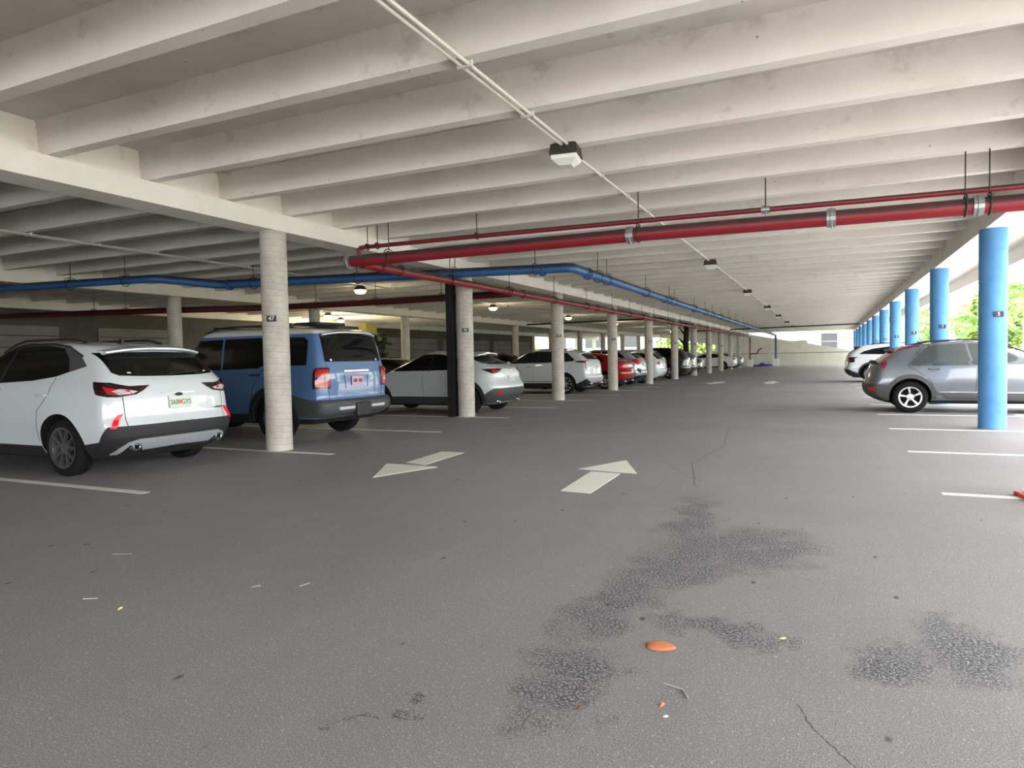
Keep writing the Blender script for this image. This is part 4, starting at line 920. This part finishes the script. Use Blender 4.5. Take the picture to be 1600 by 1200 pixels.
# 12 -- far white sedan and 13 silver one behind it
sed = dict(glass_side=[(1.02, 1.10), (1.35, 1.27), (1.8, 1.36), (2.4, 1.37), (2.9, 1.26), (3.3, 1.02), (1.5, 1.03)], glass_rear=[(0, 1.14), (.56, 1.14), (.5, 1.32), (0, 1.33)], windscreen=[(.66, 1.06), (.52, 1.36)])
sp = base(4.75, 1.45, 1.84, 1.08, 2.78, .34, 'sedan', 1.0, paint='white_car_paint', rim=.23, style=('rim_dark', 5, 2), gaps=[[(2.2, .4), (2.2, 1.02)], [(1.5, .5), (1.3, 1.02)]], **sed)
b, e = car(-6.9, 60.3, -1, 'far white sedan parked side on near the end wall', sp)
both(b, 'tail_light', 'lamp_dark', [('r', .55, .95), ('r', .75, .96), ('s', .3, .95, 1), ('s', .2, .86, 1), ('r', .6, .86)], e, off=.012); simple_lower(b, e, .3, 'black_plastic', .32); plate(b, e, .75)
sp = base(4.7, 1.5, 1.84, 1.05, 2.78, .34, 'sedan', 1.0, paint='silver_car_paint', rim=.23, **sed)
b, e = car(-6.95, 66.4, -1, 'silver sedan half hidden behind the far white sedan', sp)
both(b, 'tail_light', 'lamp_red', [('r', .55, .95), ('r', .75, .96), ('s', .3, .95, 1), ('s', .2, .86, 1), ('r', .6, .86)], e, off=.012); simple_lower(b, e, .3, 'black_plastic', .32)
# inner rows
sp = base(4.75, 1.44, 1.84, 1.08, 2.78, .34, 'sedan', 1.0, paint='black_car_paint', rim=.23, **sed)
b, e = car(-17.3, 21.6, 1, 'black sedan in the inner row beyond the white hatchback crossover', sp); mirrors(b, e, 'black_plastic', 3.3, 1.0)
both(b, 'headlight', 'lamp_clear', [('f', .5, .72), ('f', .75, .74), ('s', 4.45, .72, 1), ('f', .55, .64)], e, off=.01)
sp = base(4.6, 1.62, 1.86, .98, 2.7, .35, 'suv', 1.06, paint='dark_car_paint', rim=.23, glass_side=[(.7, 1.25), (1.0, 1.46), (1.6, 1.52), (2.4, 1.52), (3.0, 1.36), (3.3, 1.14), (1.4, 1.16)], windscreen=[(.7, 1.12), (.56, 1.5)])
b, e = car(-18.0, 33.0, 1, 'dark SUV in the inner row, its roof seen between the two white cars', sp); mirrors(b, e, 'black_plastic', 3.3, 1.1)
both(b, 'headlight', 'lamp_clear', [('f', .5, .8), ('f', .78, .82), ('s', 4.3, .82, 1), ('f', .55, .72)], e, off=.01)

# 14 -- grey crossover on the right
sp = base(4.42, 1.53, 1.82, .86, 2.72, .335, 'suv', 1.02, paint='grey_car_paint', style=('rim_silver', 5, 3), rim=.215, flare=.02,
          rear=[(.2, .40), (.32, .14), (.42, .03), (.56, 0), (.62, .02), (.72, .06), (.95, .12), (1.05, .18), (1.12, .28), (1.36, .62), (1.42, .78), (1.47, 1.1), (1.50, 1.5), (1.53, 2.15)],
          glass_side=[(.84, 1.02), (.88, 1.09), (1.14, 1.36), (1.22, 1.42), (1.8, 1.445), (2.5, 1.44), (3.0, 1.32), (3.35, 1.12), (3.45, 1.02), (2.0, 1.005), (.9, .995)], gm='light_glass',
          pillm='grey_car_paint', pillars=[(1.96, 1.01, 1.88, 1.44)],
          glass_rear=[(0, 1.13), (.55, 1.13), (.62, 1.17), (.56, 1.33), (0, 1.34)],
          gaps=[[(1.36, .38), (1.22, .70), (1.0, .88), (.84, .98)], [(2.02, .38), (2.04, 1.0)], [(3.1, .38), (3.25, 1.03)]], windscreen=[(.70, 1.06), (.56, 1.42)])
b, e = car(.74, 17.45, 1, 'grey hatchback SUV behind the nearest blue column, with silver five-spoke wheels', sp)
both(b, 'window_trim', 'chrome', strip(S((.84, .97), (.83, 1.04), (.87, 1.11), (1.13, 1.385), (1.25, 1.44)), .016), e, off=.012)
both(b, 'tail_light', 'lamp_maroon', [('s', .40, 1.13, 1), ('s', .55, 1.27, 1), ('s', .75, 1.36, 1), ('s', 1.05, 1.41, 1), ('s', 1.05, 1.425, 1), ('s', .72, 1.40, 1), ('s', .48, 1.30, 1), ('s', .30, 1.17, 1), ('s', .32, 1.05, 1), ('s', .37, .93, 1), ('s', .43, 1.05, 1)], e, off=.014)
b.patch('rear_bumper', 'grey_plastic', wrap([('r', 0, .62), ('r', .75, .62), ('s', .12, .62, 1), ('s', .45, .60, 1), ('s', .47, .40, 1), ('s', .46, .26, 1), ('s', .3, .24, 1), ('r', .6, .24), ('r', 0, .24)]), e, off=.014)
both(b, 'reflector', 'lamp_red', [('r', .70, .555), ('s', .12, .555, 1), ('s', .24, .54, 1), ('s', .22, .47, 1), ('r', .72, .47)], e, off=.02)
arch(b, e, 'grey_plastic', .085, .018)
both(b, 'door_cladding', 'grey_plastic', S((1.36, .43), (1.55, .30), (3.02, .27), (3.05, .42)), e, off=.018)
both(b, 'cladding_strip', 'chrome', strip(S((1.38, .445), (3.05, .435)), .02), e, off=.022)
bm = bmesh.new(); spoiler(b, e, 'grey_plastic', 1.36, .44, .55, .3, .03); bm.free(); rails(b, e, 'black_plastic', .95, 3.1, .50, .03); fin(b, e, 1.15, 'grey_plastic')
handles(b, e, 'grey_car_paint', (1.30, 2.25), .93); mirrors(b, e, 'grey_car_paint', 3.2, 1.06); plate(b, e, .80)
b.patch('rear_ledge', 'black_plastic', wrap([('r', 0, 1.075), ('r', .6, 1.075), ('r', .72, 1.06), ('r', .72, 1.04), ('r', 0, 1.045)]), e, off=.06)
# 15 -- white SUV further on the right
sp = base(4.7, 1.66, 1.9, 1.0, 2.8, .36, 'suv', 1.1, paint='white_car_paint', style=('rim_dark', 5, 2), rim=.245,
          glass_side=[(.55, 1.21), (.75, 1.33), (1.1, 1.43), (1.7, 1.51), (2.5, 1.53), (3.0, 1.42), (3.3, 1.16), (1.6, 1.18)], glass_rear=[(0, 1.22), (.66, 1.22), (.62, 1.48), (0, 1.49)], gaps=[[(2.2, .4), (2.2, 1.16)]], windscreen=[(.7, 1.12), (.56, 1.52)])
b, e = car(.70, 33.6, 1, 'white SUV beyond the grey one, with dark tail lamps and black lower bumper', sp)
simple_lower(b, e, .36, 'black_plastic', .56); arch(b, e, 'black_plastic', .08, .016)
both(b, 'tail_light', 'lamp_dark', [('r', .5, 1.06), ('r', .82, 1.07), ('s', .15, 1.08, 1), ('s', .52, 1.08, 1), ('s', .38, 1.02, 1), ('s', .38, .86, 1), ('s', .12, .84, 1), ('r', .8, .88), ('r', .55, .98)], e, off=.014)
plate(b, e, .86); spoiler(b, e, 'black_plastic', 1.53, .34, .64, .26, .03); rails(b, e, 'black_plastic', 1.0, 3.0, .54)
# outside cars beyond the grass
for i, (x, y, pm, lab) in enumerate(((11.5, 57.0, 'silver_car_paint', 'silver car parked outside under the palms'), (12.5, 64.5, 'white_car_paint', 'white car parked outside beyond the palms'))):
    sp = base(4.6, 1.5, 1.82, .95, 2.7, .34, 'sedan', 1.0, paint=pm, rim=.23, **sed)
    b, e = car(x, y, 1, lab, sp); simple_lower(b, e, .3, 'black_plastic', .32)
# ---------------------------------------------------------------- plants outside
def frond_mesh(L, droop, nl, wl_, seed):
    rnd = random.Random(seed); bm = bmesh.new(); prev = None; pts = []
    for i in range(13):
        t = i/12; pts.append(Vector((L*math.sin(t*1.15)/.91*.98, 0, L*(.34*t - droop*t*t))))
    tube(bm, pts, [.03*(1-i/13)+.005 for i in range(13)], 5)
    for i in range(nl):
        t = .12+.88*i/nl; f = t*12; k_ = min(11, int(f)); p = pts[k_].lerp(pts[k_+1], f-k_); d = (pts[k_+1]-pts[k_]).normalized()
        ll = wl_*math.sin(PI*min(1, .15+t*.85))**.6*(.85+.3*rnd.random())
        for sg in (-1, 1):
            q = p + Vector((ll*.55, sg*ll*.75, -ll*(.35+.25*rnd.random()))); s_ = d*.035
            v0, v1 = bm.verts.new(p-s_), bm.verts.new(p+s_); mm = p.lerp(q, .5)+Vector((0, 0, .05)); v2, v3 = bm.verts.new(mm+s_), bm.verts.new(mm-s_); v4 = bm.verts.new(q)
            bm.faces.new((v0, v1, v2, v3)); bm.faces.new((v3, v2, v4))
    me = bpy.data.meshes.new('frond'); bm.to_mesh(me); bm.free(); me.materials.append(M['palm_leaf']); return me
fm = [frond_mesh(2.9, .55, 30, .75, 1), frond_mesh(2.6, .95, 28, .7, 2), frond_mesh(2.7, .15, 28, .7, 3)]
def palm(x, y, h, label, nf=16, s=1.):
    e = empty('palm_tree', (x, y, -.02), label=label, cat='palm tree'); r = random.Random(int(x*100+y))
    bm = bmesh.new(); lx, ly = r.uniform(-.3, .3), r.uniform(-.3, .3)
    tube(bm, [(lx*(i/8)**2, ly*(i/8)**2, h*i/8) for i in range(9)], [.19-.07*i/8 for i in range(9)], 12); mk('trunk', bm, 'trunk', e, True)
    for k_ in range(nf):
        a = 2*PI*k_/nf*1.618*2; me = fm[0 if k_ % 3 else (1 if k_ % 2 else 2)]
        share('frond', me, e, (lx, ly, h-.05), (r.uniform(-.1, .1), -(.55 if me is fm[2] else .15)+r.uniform(-.2, .35), a), (s,)*3)
palm(10.9, 41.5, 3.6, 'nearest palm outside, fronds hanging past the edge of the nearest blue column')
palm(11.6, 51.0, 4.8, 'tall palm outside just right of the nearest blue column')
palm(10.6, 59.5, 3.2, 'low full palm between the first and second blue columns')
palm(14.2, 66.0, 5.6, 'taller palm behind the low full palm')
palm(10.4, 76.0, 3.6, 'palm outside left of the second blue column')
palm(15.0, 49.0, 3.2, 'palm low in the row behind the tall palm')
def bush(x, y, rx, ry, rz, zc, n_, label, m_='bush_leaf', name='leafy_tree', size=.28, trunk=True, cat='tree'):
    e = empty(name, (x, y, -.02), label=label, cat=cat); r = random.Random(int(x*31+y*7)); bm = bmesh.new()
    for i in range(n_):
        while True:
            p = Vector((r.uniform(-1, 1), r.uniform(-1, 1), r.uniform(-1, 1)))
            if .45 < p.length < 1: break
        lump = 1+.18*math.sin(p.x*7+x)+.15*math.sin(p.y*6+p.z*5)
        c_ = Vector((p.x*rx*lump, p.y*ry*lump, zc+p.z*rz*lump))
        if c_.z < .1: c_.z = .1+r.random()*.3
        a = Vector((r.uniform(-1, 1), r.uniform(-1, 1), r.uniform(-.4, .8))).normalized(); b_ = a.orthogonal().normalized()*size*.45; a = a*size*(.7+.6*r.random())
        v_ = [bm.verts.new(c_-a), bm.verts.new(c_+b_), bm.verts.new(c_+a), bm.verts.new(c_-b_)]; bm.faces.new(v_)
    mk('foliage', bm, m_, e)['kind'] = 'stuff'
    if trunk:
        bm = bmesh.new(); tube(bm, [(0, 0, 0), (.1, .05, zc*.5), (.05, 0, zc)], [.2, .15, .08], 10); mk('trunk', bm, 'trunk', e, True)
for a in [(19.5, 62, 3.5, 4, 3.0, 3.4, 3500, 'full yellow-green tree standing behind the palms'), (15.5, 86, 3.2, 4, 3.4, 3.8, 3500, 'full green tree seen between the second and third blue columns'),
          (23, 108, 5, 6, 4.6, 5.0, 3500, 'large distant tree beyond the third blue column'), (11, 114, 4, 5, 4.2, 4.4, 3000, 'distant tree between the third and fourth blue columns'), (22, 76, 4, 5, 4, 5.4, 3000, 'tall tree far outside above the palms'), (8, 140, 6, 5, 5, 5, 2500, 'most distant tree outside beside the fourth blue column'), (21.5, 46, 3.2, 3.2, 2.8, 3.2, 2600, 'rounded tree outside at the right edge')]: bush(*a, size=.34)
for i, (x, y) in enumerate(((17.2, 77), (15.2, 103))):
    bush(x, y, 1.6, 7, .7, .7, 2200, ['clipped green hedge behind the outside cars', 'second clipped green hedge further along'][i], name='hedge', trunk=False, size=.2, cat='hedge')
# greenery seen through the openings on the far left
for a in [(-30.5, 66, 2.2, 3, 1.6, 2.0, 1800, 'green shrub outside the left openings'), (-16.5, 84, 2.4, 2, 1.8, 2.2, 2200, 'bright green shrub outside behind the dark SUVs'), (-12.0, 83, 1.8, 1.8, 1.5, 1.9, 1800, 'second bright green shrub outside, right of the dark tree trunk')]: bush(*a, trunk=True, name='garden_shrub', size=.25, cat='shrub')
# tree trunk within the garage row
e = empty('dead_tree', (-8.7, 47.0, 0), label='dark forked tree trunk standing among the dark cars', cat='tree')
bm = bmesh.new(); tube(bm, [(0, 0, 0), (.05, 0, 1), (-.03, 0, 2), (.04, 0, 3.0), (0, 0, 3.5)], [.24, .2, .19, .17, .16], 12); mk('trunk', bm, 'bark_dark', e, True)
bm = bmesh.new(); tube(bm, [(-.02, 0, 1.9), (-.35, .05, 2.3), (-.5, .05, 2.5)], [.09, .06, .02], 8); tube(bm, [(.02, 0, 2.5), (-.3, 0, 3.0), (-.5, 0, 3.2)], [.08, .05, .02], 8); mk('branch', bm, 'bark_dark', e, True)
# potted plant
e = empty('potted_plant', (-20.6, 28.2, 0), label='dark leafy plant in a pot beside the yellow stair wall', cat='plant')
bm = bmesh.new(); r_ = lathe(bm, [(.2, 0), (.28, .5), (.3, .52), (.26, .52), (.25, .45)], 20); bm.faces.new(r_[0][::-1]); mk('pot', bm, 'terracotta', e, True)
bm = bmesh.new(); tube(bm, [(0, 0, .4), (.05, 0, 1.2), (0, .05, 2.2)], [.05, .04, .02], 8); mk('stem', bm, 'bark_dark', e, True)
r = random.Random(3); bm = bmesh.new()
for i in range(150):
    t = r.random(); c_ = Vector((r.gauss(0, .28), r.gauss(0, .28), 1.2+1.5*t)); a = Vector((r.uniform(-1, 1), r.uniform(-1, 1), r.uniform(-.5, .6))).normalized()*.2; b_ = a.orthogonal()*.5
    bm.faces.new([bm.verts.new(c_-a), bm.verts.new(c_+b_), bm.verts.new(c_+a), bm.verts.new(c_-b_)])
mk('leaves', bm, 'dark_leaf', e)['kind'] = 'stuff'
# neighbouring building beyond the end wall
e = empty('building', (0, 92, 0), label='white neighbouring building seen over the end wall', cat='building')
bm = boxm(-14, 9, 0, 12, 0, 9); mk('facade', bm, 'white_facade', e)
for n_, (x0, x1, z0, z1, m_) in {'garage_opening': (-.65, 1.15, 1.0, 3.62, 'window_dark'), 'window': (-8.0, -5.7, 1.9, 3.2, 'window_dark')}.items():
    f = mk(n_, boxm(x0, x1, -.04, .02, z0, z1), m_, e)
    bm = bmesh.new(); box(bm, x0-.12, x0, -.12, 0, z0, z1+.12); box(bm, x1, x1+.12, -.12, 0, z0, z1+.12); box(bm, x0-.12, x1+.12, -.12, 0, z1, z1+.12); mk('surround', bm, 'white_facade', f)
    mk('bar', boxm(x0, x1, -.06, -.03, (z0+z1)/2+.3, (z0+z1)/2+.36), 'galvanised', f)
mk('ledge', boxm(1.5, 9, -.5, 0, 2.95, 3.1), 'clay', e); mk('step_block', boxm(-4.4, -2.1, -1.5, 0, 0, 3.0), 'white_facade', e); mk('cornice', boxm(-14, 9, -.3, 0, 4.2, 4.4), 'white_facade', e)
e = empty('building', (-34, 96, 0), label='pale neighbouring building seen through the far left openings', cat='building')
mk('facade', boxm(-18, 14, 0, 10, 0, 8), 'white_facade', e)
for i in range(5): mk('window', boxm(-15+i*5.5, -12.5+i*5.5, -.05, .02, 2.6, 4.2), 'window_dark', e)
mk('balcony_band', boxm(-18, 14, -.5, 0, 4.7, 5.0), 'wall_paint', e)

# ---------------------------------------------------------------- traffic cone and litter
e = empty('traffic_cone', (1.735, 7.32, 0), .12, label='orange traffic cone cut by the right edge of the picture', cat='cone')
mk('base', bevelbox(-.18, .18, -.18, .18, 0, .035, .012), 'cone_orange', e)
bm = bmesh.new(); r_ = lathe(bm, [(.13, .03), (.125, .06), (.105, .2)], 28); mk('cone_body', bm, 'cone_orange', e, True)
bm = bmesh.new(); lathe(bm, [(.106, .2), (.078, .36)], 28); mk('reflective_band', bm, 'cone_white', e, True)
bm = bmesh.new(); lathe(bm, [(.078, .36), (.03, .68), (.024, .7), (.02, .69)], 28); mk('cone_tip', bm, 'cone_orange', e, True)
bm = bmesh.new(); mk('collar', bevelbox(-.13, .13, -.13, .13, .034, .05, .005), 'cone_white', e)
bm.free(); bm = bmesh.new(); bmesh.ops.create_icosphere(bm, subdivisions=3, radius=1); rr_ = random.Random(5)
for v in bm.verts:
    a = math.atan2(v.co.y, v.co.x); v.co = Vector((v.co.x*.066*(1+.12*math.sin(3*a+1)+.06*math.sin(7*a)), v.co.y*.052*(1+.1*math.sin(2*a)), max(0, v.co.z)*.010+rr_.uniform(0, .0015)))
tag(mk('clay_lump', bm, 'clay', smooth=True, loc=(-.695, 3.04, .001)), 'flat orange-brown clay chip on the asphalt in the foreground', 'debris')
def twig(pts, r_, label, m_='twig', name='twig'):
    bm = bmesh.new(); o0 = Vector((pts[0][0], pts[0][1], .004)); tube(bm, [Vector((x, y, .004))-o0 for x, y in pts], r_, 6); tag(mk(name, bm, m_, loc=o0), label, 'twig')
twig([(-.60, 2.69), (-.52, 2.67), (-.49, 2.61)], .003, 'bent pale twig below the clay chip')
twig([(-4.58, 3.10), (-4.45, 3.16)], .002, 'pale straw fragment at the far left below the white crossover'); twig([(-2.84, 3.06), (-2.82, 3.13)], .002, 'short pale twig in the left foreground, right one of two')
twig([(-3.10, 2.94), (-3.07, 2.99)], .002, 'short pale twig in the left foreground, left one of two'); twig([(-3.86, 2.43), (-3.79, 2.47)], .003, 'pale chip of straw near the left edge of the foreground')
def leaf(x, y, a, s_, m_, label):
    bm = bmesh.new(); vs_ = [bm.verts.new((s_*px, s_*py, z)) for px, py, z in ((-1, 0, .001), (-.3, .38, .006), (.5, .3, .008), (1, 0, .004), (.5, -.3, .003), (-.3, -.36, .002))]; c_ = bm.verts.new((0, 0, .009))
    for i in range(6): bm.faces.new((vs_[i], vs_[(i+1) % 6], c_))
    o = mk('leaf', bm, m_, loc=(x, y, .001)); o.rotation_euler = (0, 0, a); tag(o, label, 'leaf')
leaf(-.19, 3.33, .3, .02, 'leaf_pale', 'small yellow leaf right of the clay chip'); leaf(-.57, 2.52, 1.3, .02, 'clay', 'small rusty leaf scrap at the bottom, below the bent twig')
leaf(-.85, 2.38, .8, .02, 'leaf_brown', 'dark brown curled leaf in the dark patch at the bottom'); leaf(-3.51, 2.41, 2, .025, 'leaf_pale', 'pale leaf fragment in the left foreground')
leaf(-.54, 2.44, .3, .012, 'cone_white', 'tiny white scrap beside the rusty leaf scrap')
r = random.Random(11); bm = bmesh.new()
for i in range(200):
    x, y = r.uniform(-8, 2), r.uniform(1.6, 12); s_ = r.uniform(.002, .006)*(1+y*.06); a = r.uniform(0, PI); l_ = r.uniform(1, 3.2)
    c_, sn = math.cos(a)*s_*l_, math.sin(a)*s_*l_
    bm.faces.new([bm.verts.new((x-c_, y-sn, .003)), bm.verts.new((x+sn*.4, y-c_*.4, .006)), bm.verts.new((x+c_, y+sn, .004)), bm.verts.new((x-sn*.4, y+c_*.4, .003))])
tag(mk('leaf_litter', bm, 'twig'), 'tiny pale specks of leaf litter scattered over the asphalt', 'litter', kind='stuff')
